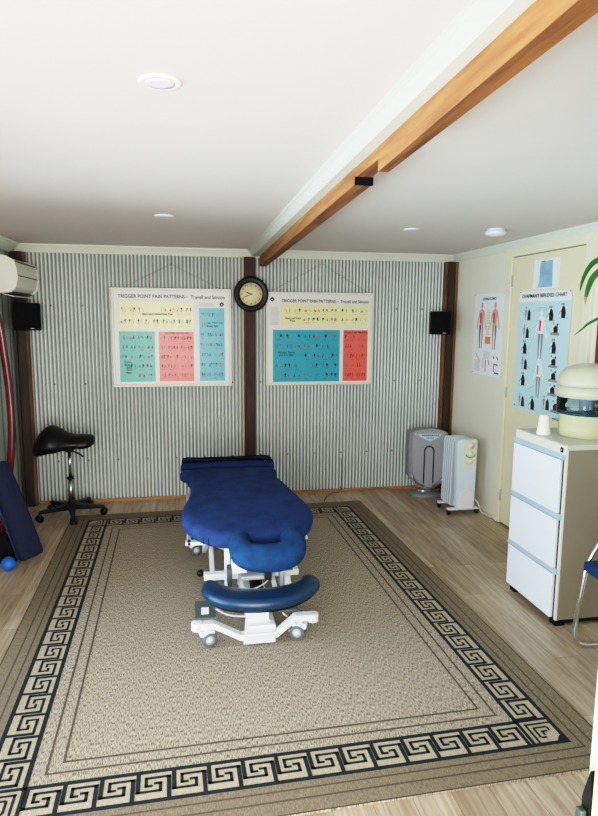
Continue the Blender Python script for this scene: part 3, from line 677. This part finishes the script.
# flattened long cushion: rings from foot to top
A0, A1 = Vector((.40, -1.50, .015)), Vector((.185, -1.43, .73)); ax = (A1-A0).normalized(); wd = Vector((.85, .5, 0)); wd = (wd-ax*wd.dot(ax)).normalized(); th = ax.cross(wd)
b = MB(); vs = []; seg = 20; L = (A1-A0).length
rows = [(0., .074, .03), (.012, .083, .042), (.05, .088, .05), (.3, .085, .052), (.6, .078, .05), (.68, .072, .045), (L-.01, .06, .035), (L, .045, .02)]
for s_, hw, ht in rows:
    for k in range(seg):
        a = 2*pi*k/seg; c_, q = math.cos(a), math.sin(a)
        vs.append(A0+ax*s_+wd*hw*math.copysign(abs(c_)**.6, c_)+th*ht*math.copysign(abs(q)**.7, q)+Vector((0, 0, .03*(1-s_/L))))
n = len(rows)
b.add(vs, [(i*seg+k, i*seg+(k+1) % seg, (i+1)*seg+(k+1) % seg, (i+1)*seg+k) for i in range(n-1) for k in range(seg)]+[tuple(range(seg))[::-1], tuple((n-1)*seg+k for k in range(seg))], 'bolster', True)
b.build('cover', t)
b = MB(); b.tube([A0+ax*s_+wd*.0-th*(.05) for s_ in (.05, .3, .6)], .004, 'bolster', 6); b.tube([A0+ax*s_-wd*.086 for s_ in (.03, .2, .4, .62)], .006, 'navy', 6); b.build('piping', t)
b = MB(); b.tube(spline([(.12, -1.26, 1.98), (.195, -1.24, 1.75), (.22, -1.22, 1.5), (.235, -1.2, 1.2), (.236, -1.2, .95), (.215, -1.2, .7), (.16, -1.2, .35), (.10, -1.2, .02)], 5), .028, 'maroon', 14, flat_=(1, .7, 1))
tag(b.build('coat_stand', loc=(.1, -1.2, 0)), 'glossy maroon curved bentwood upright standing behind the navy bolster', 'stand')
b = MB(); b.sphere((.272, -1.62, .050), .050, 'ballb', 24, 14); tag(b.build('exercise_ball', loc=(.272, -1.62, 0)), 'bright blue ball on the floor at the foot of the navy bolster', 'ball')
b = MB(); b.sphere((.165, -.62, .04), .04, 'ballt', 20, 12); tag(b.build('exercise_ball', loc=(.165, -.62, 0)), 'teal ball on the floor behind the navy bolster, near the corner post', 'ball')
b = MB(); b.hexa([(.12, -1.50, 0), (.30, -1.46, 0), (.30, -1.36, 0), (.12, -1.36, 0), (.14, -1.42, .2), (.20, -1.42, .2), (.20, -1.36, .2), (.14, -1.36, .2)], 'blackm')
tag(b.build('foam_wedge', loc=(.2, -1.4, 0), bevel=.01), 'black foam wedge on the floor behind the blue ball', 'wedge')
# black coat hat like knob hanging on the wall edge
# ------------------------------------------------------------------ air purifier
px_, py_ = 3.885, -.27; ang = -.12; R = rotz(ang)
t = thing('air_purifier', 'silver grey upright air purifier on the floor beside the white oil heater', 'air purifier', (px_, py_, 0))
def PF(a, c, d): v = R @ Vector((a, d, 0)); return (px_+v.x, py_+v.y, c)
b = MB(); b.lathe([(.165, .0), (.165, .012), (.12, .03), (.06, .05), (.05, .09)], (px_, py_, 0), 'purif', sy=.72, seg=32); b.build('base', t)
def sil(k):   # front silhouette: rounded bottom, flat arched top
    P = []
    for i in range(13):
        a = pi+pi*i/12; P.append((k*.193*math.cos(a), .26+.185*k*math.sin(a)))
    P += [(k*.2, .45), (k*.193, .648)]
    for i in range(1, 8): x = .193*k*(1-2*i/8); P.append((x, .648+.028*(1-(x/.193)**2)))
    P += [(-k*.193, .648), (-k*.2, .45)]
    return P
b = MB(); b.prism(sil(1), PF, -.055, .10, 'purif'); b.build('casing', t, bevel=.02, bseg=3, smooth=True)
b = MB(); P = [(x*.84, .115+(z-.075)*.955) for x, z in sil(1)]; b.prism(P, PF, -.085, -.05, 'purif2'); b.build('front_panel', t, bevel=.012, bseg=3, smooth=True)
b = MB()
arc = [(-.047, .14), (-.047, .47)]+[(.047*math.cos(pi-pi*i/8), .47+.047*math.sin(pi*i/8)) for i in range(1, 8)]+[(.047, .47), (.047, .14)]
b.tube([PF(a, c, -.087) for a, c in arc], .0065, 'gap', 6, flat_=(1, .5, 1)); b.build('air_slot', t)
b = MB(); P = [(.036*math.cos(a), .46+.036*math.sin(a)) for a in [pi*i/8 for i in range(9)]]+[(-.036, .105), (.036, .105)]; b.prism(P, PF, -.096, -.084, 'purif2'); b.build('center_strip', t, bevel=.005)
b = MB(); arc = [(x*.9, .1+(z-.075)*.96) for x, z in sil(1)[1:12]]; b.tube([PF(a, c, -.075) for a, c in arc], .006, 'chrome', 6); b.tube([PF(.13*math.cos(pi+pi*i/10), .075-.012*math.sin(pi*i/10), -.10*math.sin(pi*i/10)) for i in range(11)], .006, 'chrome', 6); b.build('chrome_trim', t)
b = MB(); b.prism([(-.12, .642), (.12, .642), (.10, .612), (.0, .565), (-.10, .612)], PF, -.092, -.084, 'purifpanel'); cp = b.build('control_panel', t, bevel=.002)
b = MB()
for i in range(9): b.prism([(-.08+.02*i, .622), (-.068+.02*i, .622), (-.068+.02*i, .634), (-.08+.02*i, .634)], PF, -.095, -.091, 'gap')
for i in range(5): b.prism([(-.035+.016*i, .598), (-.026+.016*i, .598), (-.026+.016*i, .606), (-.035+.016*i, .606)], PF, -.095, -.091, 'gap')
b.build('button', cp)
b = MB(); b.prism([(-.15, .632), (-.125, .63), (-.125, .643), (-.15, .645)], PF, -.088, -.083, 'pyel'); b.build('indicator_label', t)

# ------------------------------------------------------------------ oil heater
t = thing('oil_heater', 'white finned oil heater on small castors beside the cream wall', 'heater', (3.99, -.8, 0))
hx = 3.985
for i in range(5):
    y = -.69-.045*i
    P = []
    for cx_, cz_, a0 in ((.075, .66, 0), (-.075, .66, pi/2), (-.085, .095, pi), (.085, .095, 3*pi/2)):
        for j in range(5): a = a0+pi/2*j/4; P.append((cx_+.022*math.cos(a), cz_+.022*math.sin(a)))
    b = MB(); b.prism([(a*.97, .38+(c-.38)*.985) for a, c in P], lambda a, c, d: (hx+a, d, c), y-.003, y+.003, 'lgrey'); b.tube([(hx+a, y, c) for a, c in P], .0065, 'heatw', 8, closed=True); b.tube([(hx, y-.02, .63), (hx, y+.02, .63)], .03, 'heatw', 12); b.tube([(hx, y-.02, .12), (hx, y+.02, .12)], .03, 'heatw', 12); b.build('fin', t, bevel=.0015)  # greyed faces inside bright rims paint the shade between fins
b = MB(); b.box(hx-.06, hx+.06, -.90, -.69, .11, .64, 'dgrey'); b.build('fin_gap_shade', t)  # dark box standing in for the shade between the fins
def rrect(w0, w1, z0, z1, r, cx_=0):
    P = []
    for sx_, zz, a0, ww in ((1, z1-r, 0, w1), (-1, z1-r, pi/2, w1), (-1, z0+r, pi, w0), (1, z0+r, 3*pi/2, w0)):
        for j in range(6): a = a0+pi/2*j/5; P.append((cx_+sx_*(ww-r)+r*math.cos(a), zz+r*math.sin(a)))
    return P
HF = lambda a, c, d: (hx+a, d, c)
b = MB(); b.prism(rrect(.088, .096, .055, .70, .03, .008), HF, -.945, -.895, 'heatw'); b.build('front_housing', t, bevel=.012, bseg=3)
b = MB(); b.prism(rrect(.056, .06, .455, .70, .025, .035), HF, -.957, -.94, 'heatc'); hp = b.build('control_panel', t, bevel=.004)
b = MB(); b.lathe([(.034, 0), (.032, -.012), (.014, -.014), (.012, -.022)], (hx+.035, -.957, .645), 'heatc', 'y', 24); b.build('thermostat_dial', hp)
b = MB(); b.lathe([(.024, 0), (.022, -.01)], (hx+.035, -.957, .575), 'white', 'y', 20); b.build('power_switch', hp)
b = MB(); b.tube([(hx+.035+.045*math.cos(a), -.959, .565+.03*math.sin(a)) for a in [pi+pi*i/8 for i in range(9)]], .003, 'gap', 5); b.build('dial_mark', hp)
b = MB(); b.lathe([(.03, 0), (.028, -.004)], (hx+.035, -.957, .50), 'heatc', 'y', 20); b.build('timer_cover', hp)
b = MB(); P = [(.062*math.cos(pi*i/10)+.02, .17+.06*math.sin(pi*i/10)) for i in range(11)]+[(-.045, .062), (.085, .062)]; b.prism(P, HF, -.955, -.94, 'white'); b.build('cord_cover', t, bevel=.004)
b = MB(); b.tube(spline([(hx+.09, -.955, .16), (hx+.13, -.97, .10), (hx+.15, -.985, .035), (hx+.19, -1.0, .012), (hx+.2, -1.08, .008)], 5), .005, 'wire', 6); b.build('power_cord', t)
for yy in (-.92, -.70):
    b = MB(); b.prism([(-.15, .045), (-.14, .062), (.14, .062), (.15, .045)], HF, yy-.02, yy+.02, 'white'); b.build('foot_bracket', t, bevel=.004)
    for s in (-1, 1):
        b = MB(); b.tube([(hx+s*.135-.012, yy, .024), (hx+s*.135+.012, yy, .024)], .023, 'black', 14); b.tube([(hx+s*.135, yy, .024), (hx+s*.135, yy, .05)], .008, 'black', 8); b.build('caster', t)

# ------------------------------------------------------------------ filing cabinet
x0, x1, ya, yb3, zt = 3.60, 4.17, -2.45, -2.985, 1.077
t = thing('filing_cabinet', 'three drawer filing cabinet with white fronts against the cream wall', 'filing cabinet', ((x0+x1)/2, (ya+yb3)/2, 0))
b = MB(); b.box(x0+.012, x1, yb3, ya, .04, zt-.03, 'cabs'); b.build('carcass', t, bevel=.003)
b = MB(); b.box(x0, x1, yb3-.004, ya+.004, zt-.03, zt, 'cabtop'); b.build('top_panel', t, bevel=.003)
b = MB(); b.box(x0-.006, x0+.012, yb3-.002, ya, zt-.055, zt-.004, 'cabf'); b.build('fascia', t, bevel=.002)
b = MB(); b.box(x0-.008, x0-.004, yb3+.022, yb3+.05, zt-.046, zt-.018, 'black'); lk = b.build('lock', t)
b = MB(); b.lathe([(.006, 0), (.005, -.004)], (x0-.008, yb3+.036, zt-.032), 'chrome', 'x', 12); b.build('key_barrel', lk)
for z1_, z0_ in ((1.024, .672), (.676, .342), (.350, .042)):
    b = MB(); b.box(x0-.014, x0+.01, yb3+.036, ya+.004, z0_+.003, z1_-.032, 'cab'); dr = b.build('drawer', t, bevel=.003)
    b = MB(); b.prism([(x0-.016, z1_-.032), (x0-.018, z1_-.028), (x0-.008, z1_-.002), (x0+.01, z1_-.002), (x0+.01, z1_-.032)], lambda a, c, d: (a, d, c), yb3+.006, ya+.012, 'cabh'); b.build('handle_rail', dr)
    b = MB(); b.box(x0-.0155, x0+.01, yb3+.03, ya+.005, z1_-.035, z1_-.032, 'gap'); b.build('shadow_gap', dr)
b = MB(); b.box(x0+.002, x0+.02, yb3+.001, yb3+.018, .04, zt-.055, 'cabf'); b.build('front_stile', t)
b = MB(); b.box(x0+.004, x0+.02, yb3+.018, yb3+.036, .045, zt-.09, 'gap'); b.build('side_gap', t)
for xx, yy in ((x0+.04, ya-.04), (x0+.04, yb3+.04), (x1-.04, ya-.04), (x1-.04, yb3+.04)):
    b = MB(); b.box(xx-.03, xx+.03, yy-.03, yy+.03, 0, .04, 'black'); b.build('foot', t)
b = MB(); b.box(x0+.03, x1-.02, yb3+.006, yb3+.012, .018, .04, 'black'); b.build('plinth', t)

# cup and water filter
b = MB(); b.lathe([(.041, 0), (.041, .004), (.028, .118), (.026, .122), (.024, .118)], (3.657, -2.655, zt), 'cup', seg=24)
tag(b.build('paper_cup', loc=(3.657, -2.655, zt)), 'cream paper cup standing upside down on the filing cabinet', 'cup')
fx, fy = 3.885, -2.72
t = thing('water_filter', 'domed cream water filter with clear middle on the filing cabinet', 'water filter', (fx, fy, zt))
b = MB(); b.lathe([(.145, 0), (.148, .008), (.150, .128), (.160, .135)], (fx, fy, zt), 'filt2', seg=40); b.build('base_tank', t)
b = MB(); b.lathe([(.162, .135), (.166, .14), (.166, .236), (.162, .238)], (fx, fy, zt), 'clear', seg=40); b.build('clear_chamber', t)
b = MB(); b.lathe([(.155, .138), (.158, .14), (.158, .150), (.15, .152)], (fx, fy, zt), 'water', seg=40); b.build('water', t)
b = MB(); b.lathe([(.04, .16), (.04, .21), (.055, .215), (.055, .235)], (fx, fy, zt), 'lgrey', seg=24); b.build('filter_cartridge', t)
b = MB(); b.lathe([(.166, .236), (.172, .238), (.172, .30)], (fx, fy, zt), 'filt', seg=40); b.build('lid_rim', t)
b = MB(); b.lathe([(.172, .302), (.170, .33), (.158, .37), (.135, .40), (.10, .42), (.06, .43), (.045, .432), (.04, .436), (.002, .437)], (fx, fy, zt), 'filt', seg=40); b.build('dome_lid', t)
b = MB(); b.tube([(fx+.05, fy-.15, zt+.05), (fx+.06, fy-.19, zt+.05)], .012, 'white', 10); b.tube([(fx+.06, fy-.188, zt+.055), (fx+.06, fy-.195, zt+.025)], .009, 'white', 8); b.build('tap', t)

# potted plant behind the filter, its leaves arch towards the door
t = thing('potted_plant', 'potted plant with long drooping green leaves behind the water filter', 'plant', (4.09, -2.9, zt))
qx, qy = 4.1, -2.9
b = MB(); b.lathe([(.045, 0), (.062, .11), (.066, .112), (.058, .105)], (qx, qy, zt), 'pot'); b.build('pot', t)
b = MB(); b.lathe([(.0585, .10), (.002, .102)], (qx, qy, zt), 'soil'); b.build('soil', t)
b = MB(); b.tube(spline([(qx, qy, zt+.09), (qx-.02, qy-.01, zt+.5), (qx-.06, qy-.03, zt+.85), (qx-.1, qy-.06, zt+1.05)], 5), .007, 'cane', 8); b.build('stem', t)
def leaf(pts, w, tip=False):
    P = spline(pts, 4); n = len(P); b = MB(); vs = []
    for i, p in enumerate(P):
        s_ = i/(n-1); hw = w*(math.sin(pi*min(1, s_*.9+.06))**.8)*(1-.15*s_) if i < n-1 else .0005
        d = (P[min(i+1, n-1)]-P[max(i-1, 0)]).normalized(); o = d.cross(Vector((.15, 1, .1))).normalized()
        vs += [p-o*hw, p+Vector((0, -.003, 0)), p+o*hw]
    fs = []; 
    for i in range(n-1):
        a = 3*i; fs += [(a, a+1, a+4, a+3), (a+1, a+2, a+5, a+4)]
    k = int(len(fs)*.86) if tip else len(fs)
    b.add(vs, fs[:k], 'leafgreen', True)
    if tip: b.add(vs, fs[k:], 'leaftip', True)
    b.build('leaf', t)
s0 = (qx-.1, qy-.06, zt+1.04)
leaf([s0, (3.86, -2.955, 2.12), (3.775, -2.95, 2.108), (3.728, -2.95, 2.09), (3.693, -2.95, 2.068), (3.661, -2.95, 2.022), (3.641, -2.95, 1.967), (3.633, -2.95, 1.92)], .016)
leaf([(qx-.09, qy-.05, zt+.99), (3.84, -2.99, 2.07), (3.743, -3.0, 2.05), (3.698, -3.0, 2.02), (3.665, -3.0, 1.985), (3.646, -3.0, 1.933), (3.637, -3.0, 1.89), (3.637, -3.0, 1.852)], .019, True)
leaf([(qx-.06, qy-.03, zt+.84), (3.86, -2.98, 1.85), (3.766, -3.0, 1.793), (3.713, -3.0, 1.774), (3.661, -3.0, 1.747), (3.628, -3.0, 1.72), (3.583, -3.0, 1.686)], .009)
leaf([s0, (4.06, -2.98, 2.2), (4.12, -3.05, 2.16), (4.15, -3.12, 2.05)], .017)
leaf([(qx-.06, qy-.03, zt+.84), (4.08, -3.0, 2.0), (4.13, -3.08, 1.95), (4.15, -3.15, 1.83)], .016)

# ------------------------------------------------------------------ cantilever chair
t = thing('cantilever_chair', 'chrome cantilever chair with navy seat beside the filing cabinet', 'chair', (3.85, -3.5, 0))
for y in (-3.22, -3.76):
    b = MB(); P = spline([(3.95, y, .70), (3.80, y, .69), (3.70, y, .63), (3.635, y, .53), (3.60, y, .42), (3.572, y, .2), (3.566, y, .10), (3.585, y, .04), (3.64, y, .018), (3.8, y, .016), (4.05, y, .016)], 5)
    b.tube(P, .0125, 'chrome', 12); b.build('side_frame', t)
for cx_, cz_ in ((4.05, .016), (3.62, .44), (4.0, .44)):
    b = MB(); b.tube([(cx_, -3.22, cz_), (cx_, -3.76, cz_)], .0125, 'chrome', 10); b.build('cross_tube', t)
b = MB(); b.hexa([(3.565, -3.74, .455), (4.04, -3.74, .44), (4.04, -3.24, .44), (3.565, -3.24, .455), (3.565, -3.74, .515), (4.04, -3.74, .50), (4.04, -3.24, .50), (3.565, -3.24, .515)], 'cushion'); b.build('seat', t, bevel=.02, bseg=4)
b = MB(); b.hexa([(4.03, -3.74, .56), (4.065, -3.74, .56), (4.065, -3.24, .56), (4.03, -3.24, .56), (4.09, -3.74, .95), (4.125, -3.74, .95), (4.125, -3.24, .95), (4.09, -3.24, .95)], 'cushion'); b.build('backrest', t, bevel=.015, bseg=3)
for y in (-3.22, -3.76):
    b = MB(); b.tube([(4.0, y, .45), (4.05, y, .52), (4.12, y, .93)], .011, 'chrome', 10); b.build('back_tube', t)
    b = MB(); b.box(3.76, 4.0, y-.02, y+.02, .70, .722, 'black'); b.build('armrest', t, bevel=.008)

# floor cable
b = MB(); b.tube(spline([(3.06, -.05, .35), (3.06, -.045, .06), (3.03, -.07, .01), (2.95, -.1, .006), (2.88, -.2, .006), (2.83, -.3, .006), (2.815, -.365, .006)], 5), .0035, 'blackcable', 6)
tag(b.build('power_cable', loc=(2.9, -.2, 0)), 'thin dark cable curving over the floor from the corrugated wall to the rug', 'cable')

# ------------------------------------------------------------------ treatment table
ZR = .0105   # top of the rug pile
t = thing('treatment_table', 'blue covered treatment table on white wheeled frame in the middle of the rug', 'treatment table', (1.87, -2.2, ZR))
out = [(1.503, -1.25), (1.518, -1.42), (1.538, -1.62), (1.54, -1.82), (1.512, -2.04), (1.488, -2.18), (1.480, -2.34), (1.492, -2.46), (1.53, -2.57), (1.585, -2.67), (1.655, -2.745), (1.74, -2.785), (1.87, -2.80), (2.0, -2.79), (2.10, -2.75), (2.18, -2.67), (2.24, -2.55), (2.275, -2.42), (2.28, -2.30), (2.262, -2.14), (2.235, -1.92), (2.202, -1.68), (2.174, -1.48), (2.152, -1.25)]
O = [Vector((p.x, p.y)) for p in spline([Vector((a, c)) for a, c in out], 5, True)]
b = MB(); b.pillow(O, [(.03, .508), (.006, .512), (0, .53), (-.003, .55), (.002, .572), (.016, .588), (.036, .597), (.07, .602)], 'navy'); top = b.build('padded_top', t)
for k, (a, c) in enumerate([(1.56, -2.622), (1.60, -2.69), (1.625, -2.72), (2.12, -2.74), (2.16, -2.69)]):
    b = MB(); b.tube([(a, c, .515), (a-.004, c-.002, .545), (a+.006, c+.008, .575), (a+.03, c+.05, .592)], [.005, .007, .006, .002], 'navy', 6); b.build('cover_fold', top)
foot = spline([Vector(p) for p in ((1.475, -1.07), (1.475, -1.21), (1.50, -1.24), (1.83, -1.235), (2.165, -1.24), (2.195, -1.21), (2.195, -1.09), (2.165, -1.05), (1.83, -1.03), (1.51, -1.045))], 5, True)
b = MB(); b.pillow(foot, [(.02, .55), (0, .565), (-.004, .595), (0, .618), (.02, .636), (.04, .642)], 'navyd'); b.build('foot_bolster', t)
b = MB(); b.pillow([Vector((1.86+(p.x-1.86)*.86, -2.05+(p.y+2.05)*.9)) for p in O], [(0, .485), (0, .509)], 'dgrey'); b.build('deck_board', t)
# face cushion
P = spline([Vector(p) for p in ((1.815, -2.80, .590), (1.792, -2.85, .580), (1.785, -2.91, .57), (1.805, -2.975, .55), (1.87, -3.005, .54), (1.97, -3.01, .54), (2.045, -2.98, .55), (2.072, -2.91, .57), (2.068, -2.85, .58), (2.045, -2.80, .590))], 5)
N_ = len(P)
r = [.054+.012*i/(N_-1)+.014*math.sin(pi*min(1, max(0, (i/(N_-1)-.15)/.7))) for i in range(N_)]
for i, q in enumerate((.018, .034, .045, .052)): r[i] = q; r[-1-i] = q*1.15
b = MB(); b.tube(P, r, 'facecov', 20); fc = b.build('face_cushion', t)
b = MB(); b.box(1.81, 2.05, -3.02, -2.82, .468, .484, 'dgrey'); b.box(1.90, 1.935, -3.05, -3.0, .435, .48, 'black'); b.build('face_cushion_plate', t)
for s_ in (1.87, 1.99):
    b = MB(); b.bar((s_, -2.98, .472), (s_, -2.5, .472), .016, .016, 'steel'); b.build('face_cushion_rod', t)
# arm shelf
sh = [(1.592, -2.85), (1.587, -2.94), (1.645, -3.05), (1.75, -3.115), (1.885, -3.14), (2.02, -3.12), (2.13, -3.045), (2.205, -2.95), (2.21, -2.88), (2.18, -2.84), (2.135, -2.845), (2.095, -2.905), (2.0, -2.955), (1.89, -2.97), (1.79, -2.955), (1.71, -2.905), (1.665, -2.845), (1.625, -2.82)]
S = [Vector((p.x, p.y)) for p in spline([Vector(p) for p in sh], 5, True)]
b = MB(); b.pillow(S, [(.012, .312), (.0, .318), (-.003, .335), (0, .352), (.012, .364), (.03, .368)], 'vinyl'); b.build('arm_shelf', t)
b = MB(); b.pillow(S, [(.016, .298), (.014, .312)], 'black'); b.build('arm_shelf_board', t)
for s_ in (1.80, 1.98):
    b = MB(); b.bar((s_, -2.95, .29), (s_, -2.6, .34), .02, .025, 'white'); b.build('arm_shelf_bracket', t)
# base
def crossbeam(yc, sgn):
    b = MB(); w = .05
    pts = [(1.555, .122), (1.645, .122), (1.79, .042), (1.985, .042), (2.09, .128), (2.19, .128)]
    for (xa, za), (xb, zb) in zip(pts, pts[1:]):
        b.hexa([(xa, yc-w/2, za-.016), (xb, yc-w/2, zb-.016), (xb, yc+w/2, zb-.016), (xa, yc+w/2, za-.016), (xa, yc-w/2, za+.02), (xb, yc-w/2, zb+.02), (xb, yc+w/2, zb+.02), (xa, yc+w/2, za+.02)], 'white')
    for x in (1.555, 2.19): b.tube([(x, yc, .10), (x, yc, .146)], .032, 'white', 16)
    b.build('cross_beam', t, bevel=.004)
crossbeam(-2.87, 1); crossbeam(-1.55, 1)
b = MB(); b.hexa([(1.80, -2.925, .022), (1.975, -2.925, .022), (1.96, -2.80, .03), (1.82, -2.80, .03), (1.80, -2.925, .04), (1.975, -2.925, .04), (1.96, -2.80, .10), (1.82, -2.80, .10)], 'white'); b.build('front_plate', t, bevel=.004)
b = MB(); b.box(1.83, 1.985, -2.86, -1.5, .04, .09, 'white'); b.build('spine_beam', t, bevel=.005)
b = MB(); b.box(1.825, 1.955, -2.81, -2.72, .09, .215, 'white'); b.build('motor_cover', t, bevel=.008)
b = MB(); b.tube([(1.91, -2.7, .15), (1.91, -1.9, .38)], .028, 'lgrey', 16); b.tube([(1.91, -2.74, .14), (1.91, -2.3, .26)], .04, 'black', 16); b.build('actuator', t)
for x in (1.735, 2.085):
    b = MB(); b.bar((x, -2.64, .10), (x, -2.60, .49), .032, .045, 'white', (0, 1, 0)); b.build('support_leg', t, bevel=.003)
for x in (1.625, 2.16):
    b = MB(); b.bar((x, -2.52, .48), (x, -1.75, .12), .028, .05, 'white'); b.build('lift_arm', t, bevel=.003)
    b = MB(); b.bar((x+(.035 if x < 1.8 else -.035), -2.45, .12), (x+(.035 if x < 1.8 else -.035), -1.6, .47), .028, .05, 'white'); b.build('lift_arm', t, bevel=.003)
b = MB(); b.box(1.60, 2.14, -2.70, -2.65, .30, .335, 'white'); b.box(1.60, 2.14, -2.70, -2.66, .12, .15, 'white'); b.build('cross_bar', t, bevel=.003)
b = MB(); b.box(1.75, 1.99, -2.79, -2.71, .37, .43, 'white'); b.box(1.80, 1.96, -2.81, -2.75, .335, .355, 'lgrey'); b.box(1.725, 1.75, -2.80, -2.72, .30, .40, 'dgrey'); b.box(2.02, 2.04, -2.78, -2.71, .27, .40, 'lgrey'); b.build('control_box', t, bevel=.004)
b = MB()
b.box(1.5, 2.22, -2.55, -2.5, .455, .475, 'white'); b.box(1.52, 2.16, -1.6, -1.55, .455, .475, 'white')
for x in (1.52, 2.2): b.box(x-.012, x+.012, -2.55, -1.55, .455, .475, 'white')
b.build('under_frame', t, bevel=.003)
for lx, ly, lab in ((1.60, -2.80, 0), (2.06, -2.78, 1)):
    b = MB(); b.hexa([(lx-.055, ly-.05, .14), (lx+.055, ly-.05, .14), (lx+.055, ly+.07, .15), (lx-.055, ly+.07, .15), (lx-.055, ly-.05, .155), (lx+.055, ly-.05, .155), (lx+.055, ly+.07, .20), (lx-.055, ly+.07, .20)], 'dgrey'); pd = b.build('foot_switch', t, bevel=.004)
    b = MB(); b.hexa([(lx-.02, ly-.025, .158), (lx+.02, ly-.025, .158), (lx+.02, ly+.015, .17), (lx-.02, ly+.015, .17), (lx-.02, ly-.025, .168), (lx+.02, ly-.025, .168), (lx+.02, ly+.015, .184), (lx-.02, ly+.015, .184)], 'white'); b.build('switch_label', pd)
b = MB()
b.tube(spline([(1.655, -2.78, .17), (1.72, -2.80, .14), (1.79, -2.79, .12), (1.84, -2.80, .12)], 5), .005, 'wire', 6); b.tube(spline([(1.655, -2.77, .18), (1.74, -2.77, .20), (1.80, -2.79, .15), (1.84, -2.79, .14)], 5), .005, 'wire', 6)
b.tube(spline([(2.075, -2.79, .19), (2.04, -2.81, .21), (2.03, -2.82, .14), (2.06, -2.80, .10)], 5), .005, 'wire', 6); b.tube(spline([(1.78, -2.75, .30), (1.86, -2.78, .27), (1.95, -2.77, .31), (1.90, -2.76, .34)], 5), .004, 'wire', 6)
b.build('wiring', t)
def caster(x, y, s, a):
    b = MB(); b.tube([(x, y, .07), (x, y, .11)], .018, 'white', 12); R = rotz(a)
    b.obox((x, y, .088), (.082, .056, .03), R, 'white'); c = b.build('caster', t, bevel=.01, bseg=3)
    for q in (-1, 1):
        d = R @ Vector((0, 1, 0)); o = Vector((x+s*.012, y, ZR+.0425))+d*q*.016
        b = MB(); b.tube([o-d*.011, o-d*.008, o+d*.008, o+d*.011], [.036, .042, .042, .036], 'rubber', 24); b.tube([o-d*.0135, o+d*.0135], .024, 'lgrey', 18); b.tube([o-d*.016, o+d*.016], .012, 'white', 12); b.build('wheel', c)
    b = MB(); p = Vector((x, y, .085)); e = R @ Vector((s*.06, -.01, 0)); b.bar(p+e*.5, p+e+Vector((0, 0, -.03)), .024, .006, 'lgrey'); b.build('brake_lever', c)
for x, y, s_, a in ((1.605, -2.88, 1, .25), (2.115, -2.88, -1, -.35), (1.555, -1.56, 1, .3), (2.17, -1.56, -1, .1)): caster(x, y, s_, a)
for x, y, z in ((1.555, -1.62, .16), (1.585, -2.35, .20), (2.24, -2.45, .49)):
    b = MB(); b.tube([(x, y, z), (x+(.05 if x < 2 else -.09), y, z)], .006, 'steel', 8); b.sphere((x, y, z), .022, 'black', 12, 8); b.build('release_knob', t)

# ------------------------------------------------------------------ camera, lights, world
yaw, pitch, roll, f = .1796, -.1456, .0077, 620.37
Fv = Vector((math.sin(yaw)*math.cos(pitch), math.cos(yaw)*math.cos(pitch), math.sin(pitch))); Rv = Vector((math.cos(yaw), -math.sin(yaw), 0)); Uv = Rv.cross(Fv)
R2 = Rv*math.cos(roll)+Uv*math.sin(roll); U2 = -Rv*math.sin(roll)+Uv*math.cos(roll)
cam = bpy.data.cameras.new('camera'); co = bpy.data.objects.new('camera', cam); COL.objects.link(co)
mw = Matrix((R2, U2, -Fv)).transposed().to_4x4(); mw.translation = (1.526, -6.0485, 1.7726); co.matrix_world = mw
cam.sensor_fit = 'VERTICAL'; cam.sensor_height = 36; cam.lens = 36*f/816; cam.clip_start = .05
bpy.context.scene.camera = co

def area(name, loc, rot, sx_, sy_, power, col):
    l = bpy.data.lights.new(name, 'AREA'); l.shape = 'RECTANGLE'; l.size = sx_; l.size_y = sy_; l.energy = power; l.color = col
    o = bpy.data.objects.new(name, l); COL.objects.link(o); o.location = loc; o.rotation_euler = rot; return o
area('window_daylight', (-.25, (WY0+WY1)/2, (WZ0+WZ1)/2), (0, -pi/2, 0), WZ1-WZ0, WY1-WY0, 130, (1, .98, .95))
area('left_ceiling_fill', (-.9, (WY0+WY1)/2, .0), (0, math.radians(-140), 0), 1.6, 2.6, 175, (1, .94, .88))  # added upward lamp outside the left window, brightens the ceiling
area('doorway_daylight', (1.1, -6.9, 1.3), (pi/2, 0, 0), 3.2, 2.2, 200, (1, .98, .95))
area('door_ceiling_fill', (1.2, -6.4, .1), (math.radians(145), 0, 0), 2.4, 1.2, 8, (1, .95, .88))  # added low lamp behind the viewer, lifts the near ceiling
area('right_ceiling_fill', (3.35, -6.2, .3), (math.radians(138), 0, 0), 1.8, 1.2, 60, (1, .95, .88))  # added lamp tilted up through the front window opening, fills the right ceiling
w = bpy.data.worlds.new('World'); bpy.context.scene.world = w; w.use_nodes = True
w.node_tree.nodes['Background'].inputs[0].default_value = (.95, .97, 1, 1); w.node_tree.nodes['Background'].inputs[1].default_value = 1.5
s = bpy.context.scene; s.view_settings.view_transform = 'Standard'; s.view_settings.look = 'None'; s.view_settings.exposure = 0
vs_ = s.view_settings; vs_.use_curve_mapping = True; cm = vs_.curve_mapping; cm.extend = 'EXTRAPOLATED'
cv = cm.curves[3]
cv.points[0].location = (0, 0); cv.points[1].location = (1, .86)
for x, y in ((.04, .032), (.2, .25), (.5, .60), (.8, .80)): cv.points.new(x, y)
cm.update()
